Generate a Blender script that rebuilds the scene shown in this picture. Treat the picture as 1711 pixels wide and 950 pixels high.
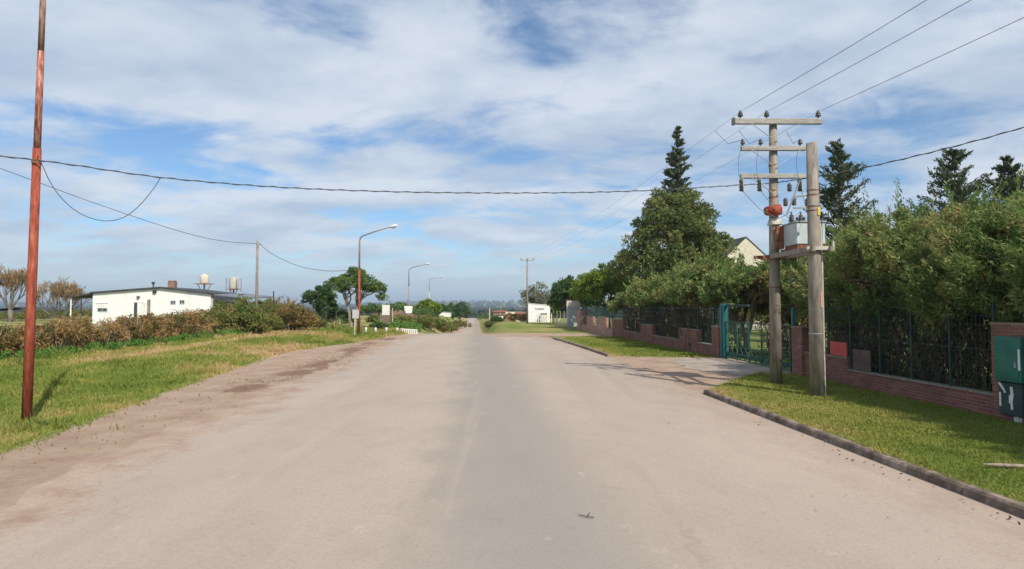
import bpy, math, random
import numpy as np
from mathutils import Vector, Matrix

for o in list(bpy.data.objects):
    bpy.data.objects.remove(o, do_unlink=True)
SC = bpy.context.scene
COL = SC.collection
rng = np.random.default_rng(7)
random.seed(7)
PI = math.pi

# ------------------------------------------------------------------ camera
CAM_H = 2.5
PITCH = math.atan(35 / 1000)
cd = bpy.data.cameras.new('camera')
cd.sensor_fit = 'HORIZONTAL'; cd.sensor_width = 36.0; cd.lens = 36.0 * 1000 / 1711
cd.clip_start = 0.1; cd.clip_end = 20000
cam = bpy.data.objects.new('camera', cd); COL.objects.link(cam)
cam.location = (0, 0, CAM_H); cam.rotation_euler = (PI / 2 + PITCH, 0, 0)
SC.camera = cam

# ------------------------------------------------------------------ light
SUN_EL = math.radians(44)
SUN_TRAVEL = Vector((-0.545, 0.84, 0)).normalized()          # horizontal direction the light travels
sund = bpy.data.lights.new('sun', 'SUN'); sund.energy = 4.5; sund.angle = math.radians(0.6); sund.color = (1.0, 0.93, 0.82)
sun = bpy.data.objects.new('sun', sund); COL.objects.link(sun)
ldir = Vector((SUN_TRAVEL.x * math.cos(SUN_EL), SUN_TRAVEL.y * math.cos(SUN_EL), -math.sin(SUN_EL)))
sun.rotation_euler = ldir.to_track_quat('-Z', 'Y').to_euler()
sun.location = (20, -30, 30)

W = bpy.data.worlds.new('World'); SC.world = W; W.use_nodes = True
nt = W.node_tree; nt.nodes.clear()
def N(tree, kind, **kw):
    n = tree.nodes.new(kind)
    for k, v in kw.items(): setattr(n, k, v)
    return n
def build_sky():
    L = nt.links.new
    out = N(nt, 'ShaderNodeOutputWorld'); bg = N(nt, 'ShaderNodeBackground'); bg.inputs['Strength'].default_value = 0.1
    sky = N(nt, 'ShaderNodeTexSky', sky_type='NISHITA', sun_disc=False)
    sky.sun_elevation = SUN_EL
    sky.sun_rotation = math.atan2(-SUN_TRAVEL.x, -SUN_TRAVEL.y)
    sky.air_density = 1.0; sky.dust_density = 0.6; sky.ozone_density = 1.6; sky.altitude = 50
    tc = N(nt, 'ShaderNodeTexCoord')
    sep = N(nt, 'ShaderNodeSeparateXYZ'); L(tc.outputs['Generated'], sep.inputs[0])
    def M(op, a, b=None, c=None, clamp=False):
        m = N(nt, 'ShaderNodeMath', operation=op); m.use_clamp = clamp
        for i, v in enumerate((a, b, c)):
            if v is None: continue
            if isinstance(v, (int, float)): m.inputs[i].default_value = v
            else: L(v, m.inputs[i])
        return m.outputs[0]
    z = M('MAXIMUM', sep.outputs['Z'], 0.0)
    zz = M('ADD', z, 0.16)
    px = M('DIVIDE', sep.outputs['X'], zz); py = M('DIVIDE', sep.outputs['Y'], zz)
    cmb = N(nt, 'ShaderNodeCombineXYZ'); L(px, cmb.inputs[0]); L(py, cmb.inputs[1])
    mp = N(nt, 'ShaderNodeMapping'); L(cmb.outputs[0], mp.inputs[0])
    mp.inputs['Rotation'].default_value = (0, 0, math.radians(28)); mp.inputs['Scale'].default_value = (1.0, 1.3, 1)
    mp.inputs['Location'].default_value = (2.2, 6.1, 0)
    n1 = N(nt, 'ShaderNodeTexNoise'); n1.inputs['Scale'].default_value = 1.05; n1.inputs['Detail'].default_value = 9
    n1.inputs['Roughness'].default_value = 0.52; n1.inputs['Distortion'].default_value = 0.35
    n1.inputs['Roughness'].default_value = 0.56; L(mp.outputs[0], n1.inputs['Vector'])
    n2 = N(nt, 'ShaderNodeTexNoise'); n2.inputs['Scale'].default_value = 3.2; n2.inputs['Detail'].default_value = 6
    n2.inputs['Roughness'].default_value = 0.6; n2.inputs['Distortion'].default_value = 0.6
    L(mp.outputs[0], n2.inputs['Vector'])
    v = M('ADD', M('MULTIPLY', n1.outputs['Fac'], 1.0), M('MULTIPLY', n2.outputs['Fac'], 0.36))
    cov = N(nt, 'ShaderNodeMapRange', interpolation_type='SMOOTHSTEP'); L(v, cov.inputs['Value'])
    cov.inputs['From Min'].default_value = 0.515; cov.inputs['From Max'].default_value = 0.735
    # thin veil of air near the horizon
    hz = N(nt, 'ShaderNodeMapRange', interpolation_type='SMOOTHSTEP'); L(z, hz.inputs['Value'])
    hz.inputs['From Min'].default_value = 0.0; hz.inputs['From Max'].default_value = 0.13
    hz.inputs['To Min'].default_value = 0.93; hz.inputs['To Max'].default_value = 0.0
    fac = M('MAXIMUM', M('MULTIPLY', cov.outputs[0], 0.93), hz.outputs[0], clamp=True)
    # cloud tone: thin grey-blue parts to bright parts
    n3 = N(nt, 'ShaderNodeTexNoise'); n3.inputs['Scale'].default_value = 1.9; n3.inputs['Detail'].default_value = 6
    n3.inputs['Roughness'].default_value = 0.55
    mp2 = N(nt, 'ShaderNodeMapping'); mp2.inputs['Location'].default_value = (8, 2, 3); L(mp.outputs[0], mp2.inputs[0])
    L(mp2.outputs[0], n3.inputs['Vector'])
    cr = N(nt, 'ShaderNodeValToRGB'); L(n3.outputs['Fac'], cr.inputs[0])
    cr.color_ramp.elements[0].position = 0.36; cr.color_ramp.elements[0].color = (4.3, 5.2, 6.5, 1)
    cr.color_ramp.elements[1].position = 0.62; cr.color_ramp.elements[1].color = (6.5, 7.05, 7.8, 1)
    skc = N(nt, 'ShaderNodeMix', data_type='RGBA', blend_type='MULTIPLY'); skc.inputs['Factor'].default_value = 1
    L(sky.outputs[0], skc.inputs['A']); skc.inputs['B'].default_value = (0.82, 1.04, 1.22, 1)
    hc = N(nt, 'ShaderNodeMix', data_type='RGBA'); L(hz.outputs[0], hc.inputs['Factor'])
    L(cr.outputs[0], hc.inputs['A']); hc.inputs['B'].default_value = (5.0, 6.15, 7.0, 1)
    mx = N(nt, 'ShaderNodeMix', data_type='RGBA'); L(fac, mx.inputs['Factor'])
    L(skc.outputs['Result'], mx.inputs['A']); L(hc.outputs['Result'], mx.inputs['B'])
    L(mx.outputs['Result'], bg.inputs['Color']); L(bg.outputs[0], out.inputs['Surface'])
build_sky()
vs = SC.view_settings
vs.view_transform = 'Standard'; vs.look = 'None'; vs.gamma = 1; vs.use_curve_mapping = False; vs.exposure = 0.17
SC.cycles.max_bounces = 6; SC.cycles.transparent_max_bounces = 8; SC.cycles.volume_bounces = 0

# ------------------------------------------------------------------ helpers
def at(px, py, Y):
    """world point seen at photo pixel (px, py) at distance Y ahead of the camera"""
    u = (px - 855.5) / 1000; v = (475 - py) / 1000
    y = math.cos(PITCH) - v * math.sin(PITCH); z = math.sin(PITCH) + v * math.cos(PITCH)
    t = Y / y
    return Vector((u * t, Y, CAM_H + z * t))
def gnd(px, py, z0=0.0):
    u = (px - 855.5) / 1000; v = (475 - py) / 1000
    y = math.cos(PITCH) - v * math.sin(PITCH); z = math.sin(PITCH) + v * math.cos(PITCH)
    t = (z0 - CAM_H) / z
    return Vector((u * t, y * t, z0))

def tag(o, label=None, cat=None, group=None, kind=None):
    if label: o['label'] = label
    if cat: o['category'] = cat
    if group: o['group'] = group
    if kind: o['kind'] = kind
    return o
def thing(name, loc, label, cat, group=None, rz=0):
    o = bpy.data.objects.new(name, None); COL.objects.link(o)
    o.location = loc; o.rotation_euler = (0, 0, rz); o.empty_display_size = 0.3
    return tag(o, label, cat, group)
def copy_tree(o, parent=None):
    c = o.copy(); COL.objects.link(c)
    if parent is not None: c.parent = parent
    for ch in list(o.children): copy_tree(ch, c)
    return c

class MB:
    def __init__(s): s.v = []; s.f = []
    def box(s, c, size, rz=0, taper=1.0, M=None):
        x, y, z = size[0] / 2, size[1] / 2, size[2] / 2
        b = len(s.v); ca, sa = math.cos(rz), math.sin(rz)
        for k, (dx, dy, dz) in enumerate([(-x, -y, -z), (x, -y, -z), (x, y, -z), (-x, y, -z), (-x, -y, z), (x, -y, z), (x, y, z), (-x, y, z)]):
            if dz > 0: dx *= taper; dy *= taper
            p = Vector((dx * ca - dy * sa, dx * sa + dy * ca, dz))
            if M is not None: p = M @ Vector((dx, dy, dz))
            s.v.append((c[0] + p.x, c[1] + p.y, c[2] + p.z))
        s.f += [tuple(b + i for i in q) for q in ((0, 3, 2, 1), (4, 5, 6, 7), (0, 1, 5, 4), (1, 2, 6, 5), (2, 3, 7, 6), (3, 0, 4, 7))]
        return s
    def bar(s, a, b, w, h=None):
        """box beam from a to b"""
        a, b = Vector(a), Vector(b); d = b - a
        q = d.to_track_quat('Y', 'Z').to_matrix()
        return s.box((a + b) / 2, (w, d.length, h or w), M=q)
    def tube(s, pts, rad, n=8, caps=True):
        pts = [Vector(p) for p in pts]
        if isinstance(rad, (int, float)): rad = [rad] * len(pts)
        b0 = len(s.v); up = Vector((0, 0, 1))
        prev = None
        for i, p in enumerate(pts):
            d = (pts[min(i + 1, len(pts) - 1)] - pts[max(i - 1, 0)]).normalized()
            if prev is None:
                a = d.cross(up if abs(d.z) < 0.9 else Vector((1, 0, 0))).normalized()
            else:
                a = (prev - d * prev.dot(d)).normalized()
            prev = a; c = d.cross(a)
            for k in range(n):
                t = 2 * PI * k / n
                s.v.append(tuple(p + (a * math.cos(t) + c * math.sin(t)) * rad[i]))
        for i in range(len(pts) - 1):
            for k in range(n):
                k2 = (k + 1) % n
                s.f.append((b0 + i * n + k, b0 + i * n + k2, b0 + (i + 1) * n + k2, b0 + (i + 1) * n + k))
        if caps:
            s.f.append(tuple(b0 + k for k in reversed(range(n))))
            s.f.append(tuple(b0 + (len(pts) - 1) * n + k for k in range(n)))
        return s
    def lathe(s, base, prof, n=16):
        """prof: (radius, z) list about a vertical axis"""
        return s.tube([(base[0], base[1], base[2] + z) for _, z in prof], [r for r, _ in prof], n)
    def prism(s, poly, a, b):
        """polygon given as offsets (list of 3D points), extruded by vector b-a"""
        n = len(poly); b0 = len(s.v); d = Vector(b) - Vector(a)
        for p in poly: s.v.append(tuple(Vector(p)))
        for p in poly: s.v.append(tuple(Vector(p) + d))
        s.f.append(tuple(b0 + k for k in reversed(range(n)))); s.f.append(tuple(b0 + n + k for k in range(n)))
        for k in range(n):
            k2 = (k + 1) % n; s.f.append((b0 + k, b0 + k2, b0 + n + k2, b0 + n + k))
        return s
    def build(s, name, m, parent=None, smooth=False, bevel=0, world=True):
        me = bpy.data.meshes.new(name); 
        off = Vector((0, 0, 0))
        if parent is not None and world:
            mi = wm(parent).inverted()
            s.v = [tuple(mi @ Vector(p)) for p in s.v]
        me.from_pydata(s.v, [], s.f); me.update()
        import bmesh
        bm = bmesh.new(); bm.from_mesh(me); bmesh.ops.recalc_face_normals(bm, faces=bm.faces)
        if bevel: bmesh.ops.bevel(bm, geom=list(bm.edges), offset=bevel, segments=1, affect='EDGES', clamp_overlap=True)
        bm.to_mesh(me); bm.free()
        me.materials.append(m)
        if smooth:
            for p in me.polygons: p.use_smooth = len(p.vertices) == 4
        o = bpy.data.objects.new(name, me); COL.objects.link(o)
        if parent is not None: o.parent = parent
        return o
def wm(o):
    m = Matrix.Translation(o.location) @ o.rotation_euler.to_matrix().to_4x4()
    return (wm(o.parent) @ m) if o.parent is not None else m

def raw_mesh(name, V, F4, m, parent=None, attrs=None, tri=False):
    """V (n,3), F4 (m,4|3) numpy; face attributes in attrs"""
    if parent is not None:
        mi = np.array(wm(parent).inverted()); V = V @ mi[:3, :3].T + mi[:3, 3]
    me = bpy.data.meshes.new(name); k = F4.shape[1]
    me.vertices.add(len(V)); me.vertices.foreach_set('co', V.astype(np.float32).ravel())
    me.loops.add(F4.size); me.loops.foreach_set('vertex_index', F4.astype(np.int32).ravel())
    me.polygons.add(len(F4)); me.polygons.foreach_set('loop_start', np.arange(0, F4.size, k, dtype=np.int32))
    me.update(calc_edges=True)
    for nm, (dom, a) in (attrs or {}).items():
        at_ = me.attributes.new(nm, 'FLOAT', dom); at_.data.foreach_set('value', a.astype(np.float32))
    me.materials.append(m)
    o = bpy.data.objects.new(name, me); COL.objects.link(o)
    if parent is not None: o.parent = parent
    return o
def unit(a): return a / np.maximum(np.linalg.norm(a, axis=1, keepdims=True), 1e-9)
def leaf_cloud(name, P, D, L, Wd, m, parent, tint):
    """one folded rhombic leaf at each P along D"""
    n = len(P); D = unit(D); r = unit(rng.normal(size=(n, 3)))
    S = unit(np.cross(D, r)); U = np.cross(S, D)
    L = L * rng.uniform(0.7, 1.25, (n, 1)); Wd = Wd * rng.uniform(0.75, 1.25, (n, 1))
    a = P - D * L * 0.5; b = P + D * L * 0.5
    mid = P - D * L * 0.08 + U * L * 0.06
    V = np.stack([a, mid + S * Wd * 0.5, b, mid - S * Wd * 0.5], axis=1).reshape(-1, 3)
    F = np.arange(4 * n).reshape(n, 4)
    return raw_mesh(name, V, F, m, parent, {'tint': ('FACE', tint)})

# ------------------------------------------------------------------ materials
def new_mat(name):
    m = bpy.data.materials.new(name); m.use_nodes = True
    t = m.node_tree; b = t.nodes['Principled BSDF']; return m, t, b
def c4(c): return (c[0], c[1], c[2], 1)
def mottled(name, cols, scale=4, rough=0.8, bump=0.0, bscale=40, spread=(0.35, 0.65), metallic=0, stretch=(1, 1, 1), spec=0.3, detail=6):
    m, t, b = new_mat(name); L = t.links.new
    tc = N(t, 'ShaderNodeTexCoord'); mp = N(t, 'ShaderNodeMapping'); mp.inputs['Scale'].default_value = stretch
    L(tc.outputs['Object'], mp.inputs[0])
    n = N(t, 'ShaderNodeTexNoise'); n.inputs['Scale'].default_value = scale; n.inputs['Detail'].default_value = detail; n.inputs['Roughness'].default_value = 0.6
    L(mp.outputs[0], n.inputs['Vector'])
    r = N(t, 'ShaderNodeValToRGB'); L(n.outputs['Fac'], r.inputs[0])
    e = r.color_ramp.elements; k = len(cols)
    while len(e) < k: e.new(0.5)
    for i, c in enumerate(cols):
        e[i].position = spread[0] + (spread[1] - spread[0]) * (i / max(1, k - 1)); e[i].color = c4(c)
    L(r.outputs[0], b.inputs['Base Color'])
    b.inputs['Roughness'].default_value = rough; b.inputs['Metallic'].default_value = metallic
    b.inputs['Specular IOR Level'].default_value = spec
    if bump:
        n2 = N(t, 'ShaderNodeTexNoise'); n2.inputs['Scale'].default_value = bscale; n2.inputs['Detail'].default_value = 5
        L(mp.outputs[0], n2.inputs['Vector'])
        bp = N(t, 'ShaderNodeBump'); bp.inputs['Strength'].default_value = bump; bp.inputs['Distance'].default_value = 0.02
        L(n2.outputs['Fac'], bp.inputs['Height']); L(bp.outputs[0], b.inputs['Normal'])
    return m
def foliage(name, cols, trans=0.36, rough=0.6):
    m, t, b = new_mat(name); L = t.links.new
    a = N(t, 'ShaderNodeAttribute', attribute_name='tint')
    r = N(t, 'ShaderNodeValToRGB'); L(a.outputs['Fac'], r.inputs[0])
    e = r.color_ramp.elements; k = len(cols)
    while len(e) < k: e.new(0.5)
    for i, c in enumerate(cols): e[i].position = i / max(1, k - 1); e[i].color = c4(c)
    L(r.outputs[0], b.inputs['Base Color']); b.inputs['Roughness'].default_value = rough; b.inputs['Specular IOR Level'].default_value = 0.08
    tr = N(t, 'ShaderNodeBsdfTranslucent'); L(r.outputs[0], tr.inputs['Color'])
    mx = N(t, 'ShaderNodeMixShader'); mx.inputs[0].default_value = trans
    L(b.outputs[0], mx.inputs[1]); L(tr.outputs[0], mx.inputs[2]); L(mx.outputs[0], t.nodes['Material Output'].inputs['Surface'])
    return m
def brick_mat(name, c1, c2, mortar, swap=False, dirt=(0.16, 0.1, 0.08)):
    m, t, b = new_mat(name); L = t.links.new
    tc = N(t, 'ShaderNodeTexCoord'); sp = N(t, 'ShaderNodeSeparateXYZ'); L(tc.outputs['Object'], sp.inputs[0])
    ad = N(t, 'ShaderNodeMath', operation='ADD'); L(sp.outputs[0], ad.inputs[0]); L(sp.outputs[1], ad.inputs[1])
    cb = N(t, 'ShaderNodeCombineXYZ'); L(ad.outputs[0], cb.inputs[0]); L(sp.outputs[2], cb.inputs[1])
    br = N(t, 'ShaderNodeTexBrick'); L(cb.outputs[0], br.inputs['Vector'])
    br.inputs['Scale'].default_value = 1; br.inputs['Brick Width'].default_value = 0.24; br.inputs['Row Height'].default_value = 0.075
    br.inputs['Mortar Size'].default_value = 0.011; br.inputs['Mortar Smooth'].default_value = 0.3
    br.inputs['Color1'].default_value = c4(c1); br.inputs['Color2'].default_value = c4(c2); br.inputs['Mortar'].default_value = c4(mortar)
    n = N(t, 'ShaderNodeTexNoise'); n.inputs['Scale'].default_value = 2.2; n.inputs['Detail'].default_value = 7; L(tc.outputs['Object'], n.inputs['Vector'])
    mr = N(t, 'ShaderNodeMapRange'); L(n.outputs['Fac'], mr.inputs['Value']); mr.inputs['From Min'].default_value = 0.45; mr.inputs['From Max'].default_value = 0.75; mr.inputs['To Max'].default_value = 0.7
    mx = N(t, 'ShaderNodeMix', data_type='RGBA'); L(mr.outputs[0], mx.inputs['Factor']); L(br.outputs['Color'], mx.inputs['A']); mx.inputs['B'].default_value = c4(dirt)
    L(mx.outputs['Result'], b.inputs['Base Color']); b.inputs['Roughness'].default_value = 0.9; b.inputs['Specular IOR Level'].default_value = 0.2
    bp = N(t, 'ShaderNodeBump'); bp.inputs['Strength'].default_value = 0.6; bp.inputs['Distance'].default_value = 0.01
    inv = N(t, 'ShaderNodeMath', operation='SUBTRACT'); inv.inputs[0].default_value = 1; L(br.outputs['Fac'], inv.inputs[1])
    L(inv.outputs[0], bp.inputs['Height']); L(bp.outputs[0], b.inputs['Normal'])
    return m

MT = {}
MT['rust'] = mottled('rusted_red_paint', [(0.13, 0.035, 0.02), (0.28, 0.06, 0.032), (0.36, 0.095, 0.055), (0.42, 0.19, 0.13)], 3.4, 0.8, 0.4, 30, (0.32, 0.74), stretch=(5, 5, 0.9))
MT['rust_dark'] = mottled('rusty_steel', [(0.10, 0.05, 0.035), (0.24, 0.09, 0.05), (0.36, 0.15, 0.08)], 6, 0.85, 0.3, 40)
MT['concrete'] = mottled('weathered_concrete', [(0.15, 0.125, 0.10), (0.255, 0.22, 0.178), (0.34, 0.30, 0.25)], 2.6, 0.9, 0.35, 45, (0.3, 0.7), stretch=(3, 3, 0.7))
MT['concrete_pale'] = mottled('pale_concrete', [(0.40, 0.38, 0.34), (0.58, 0.55, 0.50)], 5, 0.9, 0.2, 40)
MT['concrete_kerb'] = mottled('kerb_concrete', [(0.10, 0.072, 0.055), (0.18, 0.135, 0.105), (0.33, 0.26, 0.21)], 3, 0.95, 0.5, 25)
MT['wood_arm'] = mottled('grey_arm', [(0.26, 0.235, 0.20), (0.42, 0.39, 0.35)], 4, 0.9, 0.3, 30, stretch=(0.6, 5, 5))
MT['insul'] = mottled('dark_porcelain', [(0.035, 0.032, 0.03), (0.09, 0.075, 0.065)], 6, 0.35, spec=0.5)
MT['wire'] = mottled('black_wire', [(0.05, 0.05, 0.055), (0.09, 0.09, 0.095)], 10, 0.7)
MT['alum'] = mottled('grey_conductor', [(0.12, 0.12, 0.125), (0.2, 0.2, 0.2)], 10, 0.6)
MT['galv'] = mottled('galvanised_steel', [(0.30, 0.31, 0.31), (0.45, 0.46, 0.46)], 6, 0.55, metallic=0.3)
MT['lampgrey'] = mottled('faded_lamp_steel', [(0.22, 0.16, 0.14), (0.34, 0.28, 0.26)], 5, 0.7)
MT['trafo'] = mottled('transformer_paint', [(0.40, 0.45, 0.45), (0.52, 0.57, 0.56)], 2.5, 0.5, spec=0.4)
MT['red'] = mottled('faded_red_paint', [(0.13, 0.03, 0.02), (0.34, 0.05, 0.028), (0.44, 0.10, 0.06)], 7, 0.6)
MT['redsign'] = mottled('red_panel', [(0.50, 0.06, 0.055), (0.58, 0.085, 0.075)], 3, 0.55)
MT['teal'] = mottled('teal_paint', [(0.010, 0.095, 0.105), (0.017, 0.14, 0.145)], 3, 0.45, stretch=(2, 2, 0.5), spec=0.4)
MT['green_steel'] = mottled('dark_green_steel', [(0.014, 0.045, 0.04), (0.03, 0.075, 0.065)], 4, 0.6)
MT['gate_green'] = mottled('faded_green_gate', [(0.025, 0.085, 0.062), (0.05, 0.13, 0.095)], 3, 0.6)
MT['box_green'] = mottled('green_cabinet', [(0.02, 0.12, 0.085), (0.04, 0.18, 0.13)], 2.5, 0.5)
MT['box_dark'] = mottled('dark_green_cabinet', [(0.025, 0.05, 0.045), (0.05, 0.085, 0.075)], 3, 0.6)
MT['white'] = mottled('white_paint', [(0.66, 0.64, 0.60), (0.80, 0.79, 0.76)], 2.5, 0.8)
MT['housewhite'] = mottled('white_render', [(0.70, 0.69, 0.66), (0.82, 0.81, 0.79)], 0.9, 0.85, stretch=(1, 1, 2))
MT['cream'] = mottled('cream_plaster', [(0.50, 0.46, 0.34), (0.66, 0.62, 0.48)], 4, 0.9)
MT['roofdark'] = mottled('dark_sheet_roof', [(0.035, 0.036, 0.04), (0.075, 0.078, 0.085)], 2, 0.7)
MT['roofgrey'] = mottled('grey_sheet_roof', [(0.13, 0.145, 0.16), (0.2, 0.215, 0.23)], 2, 0.6)
MT['glass'] = mottled('dark_window', [(0.03, 0.04, 0.045), (0.07, 0.08, 0.09)], 2, 0.15, spec=0.6)
MT['lattice'] = mottled('grey_door', [(0.42, 0.44, 0.46), (0.55, 0.56, 0.58)], 3, 0.6)
MT['tank'] = mottled('water_tank_grey', [(0.40, 0.38, 0.34), (0.52, 0.49, 0.44)], 3, 0.7)
MT['tank_pale'] = mottled('water_tank_pale', [(0.52, 0.43, 0.34), (0.64, 0.56, 0.46)], 3, 0.7)
MT['blue'] = mottled('blue_tarp', [(0.07, 0.16, 0.36), (0.12, 0.24, 0.48)], 4, 0.5)
MT['bark'] = mottled('brown_bark', [(0.07, 0.05, 0.035), (0.16, 0.12, 0.085)], 6, 0.95, 0.5, 30, stretch=(3, 3, 0.8))
MT['bark_pale'] = mottled('pale_bark', [(0.20, 0.16, 0.12), (0.36, 0.30, 0.23)], 5, 0.95, 0.4, 30, stretch=(3, 3, 0.8))
MT['bark_grey'] = mottled('grey_bark', [(0.13, 0.115, 0.10), (0.24, 0.21, 0.19)], 3, 0.95)
MT['twig'] = mottled('autumn_twigs', [(0.17, 0.12, 0.07), (0.27, 0.17, 0.08), (0.31, 0.23, 0.14)], 0.5, 0.9)
MT['post_wood'] = mottled('old_wood_post', [(0.22, 0.18, 0.13), (0.36, 0.30, 0.22)], 5, 0.9)
MT['yellowpost'] = mottled('yellowed_post', [(0.46, 0.42, 0.28), (0.60, 0.55, 0.40)], 4, 0.8)
MT['brick'] = brick_mat('red_brick', (0.215, 0.07, 0.05), (0.31, 0.125, 0.09), (0.24, 0.185, 0.155), dirt=(0.11, 0.075, 0.06))
MT['brick_pink'] = brick_mat('pinkish_brick', (0.42, 0.20, 0.15), (0.52, 0.29, 0.22), (0.42, 0.34, 0.28), dirt=(0.34, 0.17, 0.13))
MT['brick_old'] = brick_mat('old_brick', (0.25, 0.12, 0.085), (0.32, 0.18, 0.13), (0.28, 0.23, 0.19), dirt=(0.15, 0.12, 0.08))
MT['brownwall'] = mottled('brown_earth_wall', [(.17, .12, .09), (.25, .19, .145)], 2, .9)
MT['text'] = mottled('dark_lettering', [(0.03, 0.03, 0.03), (0.06, 0.06, 0.06)], 4, 0.8)
MT['sign_grey'] = mottled('grey_sign_face', [(0.40, 0.41, 0.41), (0.5, 0.51, 0.5)], 3, 0.6)
MT['oleander'] = foliage('oleander_leaves', [(0.075, 0.131, 0.037), (0.142, 0.221, 0.061), (0.199, 0.271, 0.088), (0.333, 0.352, 0.131), (0.383, 0.264, 0.109)])
MT['olive'] = foliage('olive_leaves', [(0.071, 0.109, 0.033), (0.134, 0.173, 0.053), (0.204, 0.226, 0.074), (0.265, 0.253, 0.090)])
MT['darkconifer'] = foliage('conifer_needles', [(0.051, 0.071, 0.040), (0.092, 0.119, 0.064), (0.144, 0.160, 0.085)], 0.12)
MT['bright'] = foliage('bright_leaves', [(0.109, 0.170, 0.022), (0.194, 0.267, 0.037), (0.256, 0.329, 0.055)], 0.35)
MT['darkleaf'] = foliage('dark_green_leaves', [(0.042, 0.085, 0.027), (0.077, 0.138, 0.044), (0.125, 0.200, 0.062)])
MT['midleaf'] = foliage('mid_green_leaves', [(0.068, 0.117, 0.036), (0.128, 0.202, 0.057), (0.195, 0.265, 0.079)])
MT['greyleaf'] = foliage('grey_green_leaves', [(0.140, 0.154, 0.091), (0.210, 0.217, 0.126), (0.294, 0.280, 0.175)])
MT['dryleaf'] = foliage('dry_vine_leaves', [(0.094, 0.117, 0.032), (0.177, 0.152, 0.048), (0.305, 0.199, 0.076), (0.399, 0.234, 0.097), (0.447, 0.317, 0.142)])
MT['bushleaf'] = foliage('bush_leaves', [(0.065, 0.114, 0.026), (0.131, 0.188, 0.041), (0.195, 0.215, 0.058), (0.287, 0.228, 0.088), (0.326, 0.201, 0.094)])
MT['weed'] = foliage('low_weed_leaves', [(0.070, 0.168, 0.035), (0.126, 0.252, 0.049), (0.182, 0.308, 0.070)])
MT['grass'] = foliage('grass_blades', [(0.197, 0.247, 0.047), (0.294, 0.309, 0.076), (0.441, 0.350, 0.128), (0.566, 0.402, 0.221)], 0.35, 0.7)
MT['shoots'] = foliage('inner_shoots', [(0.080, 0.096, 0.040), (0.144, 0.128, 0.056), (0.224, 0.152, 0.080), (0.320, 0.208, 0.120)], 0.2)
MT['redleaf'] = foliage('reddish_leaves', [(0.30, 0.06, 0.03), (0.42, 0.12, 0.06), (0.2, 0.1, 0.05)])
MT['farwood'] = foliage('far_wood_leaves', [(0.030, 0.045, 0.022), (0.060, 0.075, 0.035), (0.080, 0.085, 0.045)])

# ------------------------------------------------------------------ terrain
def vnoise(x, y, sc, seed=0):
    x = np.asarray(x, float) * sc; y = np.asarray(y, float) * sc
    xi = np.floor(x); yi = np.floor(y); fx = x - xi; fy = y - yi; fx = fx * fx * (3 - 2 * fx); fy = fy * fy * (3 - 2 * fy)
    def h(a, b):
        v = np.sin(a * 127.1 + b * 311.7 + seed * 17.3) * 43758.5453; return v - np.floor(v)
    return (h(xi, yi) * (1 - fx) + h(xi + 1, yi) * fx) * (1 - fy) + (h(xi, yi + 1) * (1 - fx) + h(xi + 1, yi + 1) * fx) * fy
def fbm(x, y, sc, seed=0, oct=4):
    v = 0; a = 0.5; t = 0
    for i in range(oct): v = v + a * vnoise(x, y, sc * 2 ** i, seed + i); t += a; a *= 0.55
    return v / t
def sm(a, b, x):
    t = np.clip((x - a) / (b - a), 0, 1); return t * t * (3 - 2 * t)
RY = [-60, 50, 60, 70, 90, 105, 120, 150, 190, 250, 310, 345, 420, 600, 900, 1500, 2500, 3200, 4000, 4600, 5200, 7000]
RZ = [0, 0, -0.32, -0.86, -1.68, -2.2, -2.54, -3.05, -3.2, -3.5, -4.0, -5.0, -8.0, -13, -16, -17, -14, -8, 10, 20, 24, 20]
def road_left(y): return np.interp(y, [0, 40, 48, 56, 66, 80, 320], [-6.1, -6.1, -6.0, -5.6, -4.6, -3.9, -3.9])
def road_right(y): return np.interp(y, [0, 29, 38, 45, 47.2, 48.4, 51, 60, 80, 320], [6.41, 6.41, 6.1, 5.6, 4.6, 1.9, 1.2, 1.0, 1.0, 1.0])
def kerb_t(y): return np.interp(y, [0, 29, 38, 46], [6.43, 6.43, 6.12, 5.65])
def drive_near(t): return 17.0 + (t - 6.45) * 1.12 + 0.5 * np.sin((t - 6.45) * 0.68)
def drive_far(t): return 29.3 - (t - 6.45) * 0.48
def terr(x, y):
    """ground height without the road bed"""
    x = np.asarray(x, float); y = np.asarray(y, float); t = x + 0.06 * y
    R = np.interp(y, RY, RZ)
    Ssl = np.interp(y, [0, 150, 260, 345, 420], [0, 0, -2.4, -4.6, -8.0]); Ssl = np.where(y > 420, R, Ssl)
    Ssr = np.interp(y, [0, 92, 200, 345, 420], [0, 0, -2.8, -4.8, -8.0]); Ssr = np.where(y > 420, R, Ssr)
    wl = sm(-5.0, -8.5, t); wr = sm(1.0, 3.0, t)
    z = R * (1 - wl) * (1 - wr) + Ssl * wl + Ssr * wr
    z = z + np.where(y > 2000, sm(2000, 4200, y) * (7 * np.sin(x / 800 + 1) + 5 * np.sin(x / 370 + 2.2) + 3 * np.sin(x / 170)), 0)
    # verge on the right behind the kerb
    kt = kerb_t(y)
    v1 = sm(0.03, 0.10, t - kt) * sm(48, 45.5, y)
    ramp = sm(0.1, 4.3, t - kt)
    dn = y - drive_near(t); df = drive_far(t) - y
    ind = sm(-0.6, 0.2, np.minimum(dn, df))
    z = z + 0.115 * (v1 * (1 - ind) + ramp * ind * sm(60, 40, y)) + 0.0
    # left verge: gentle bank
    bank = sm(-9.0, -13.5, t) * sm(120, 70, y)
    z = z + bank * (0.26 + 0.07 * np.sin(y / 5.3) * np.sin(t / 2.1 + y / 9))
    z = z + 0.02 * np.sin(x * 1.7) * np.sin(y * 1.3) * sm(-8.5, -10, t) * sm(100, 60, y)
    return z
def tz(x, y): return float(terr(x, y))

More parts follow.
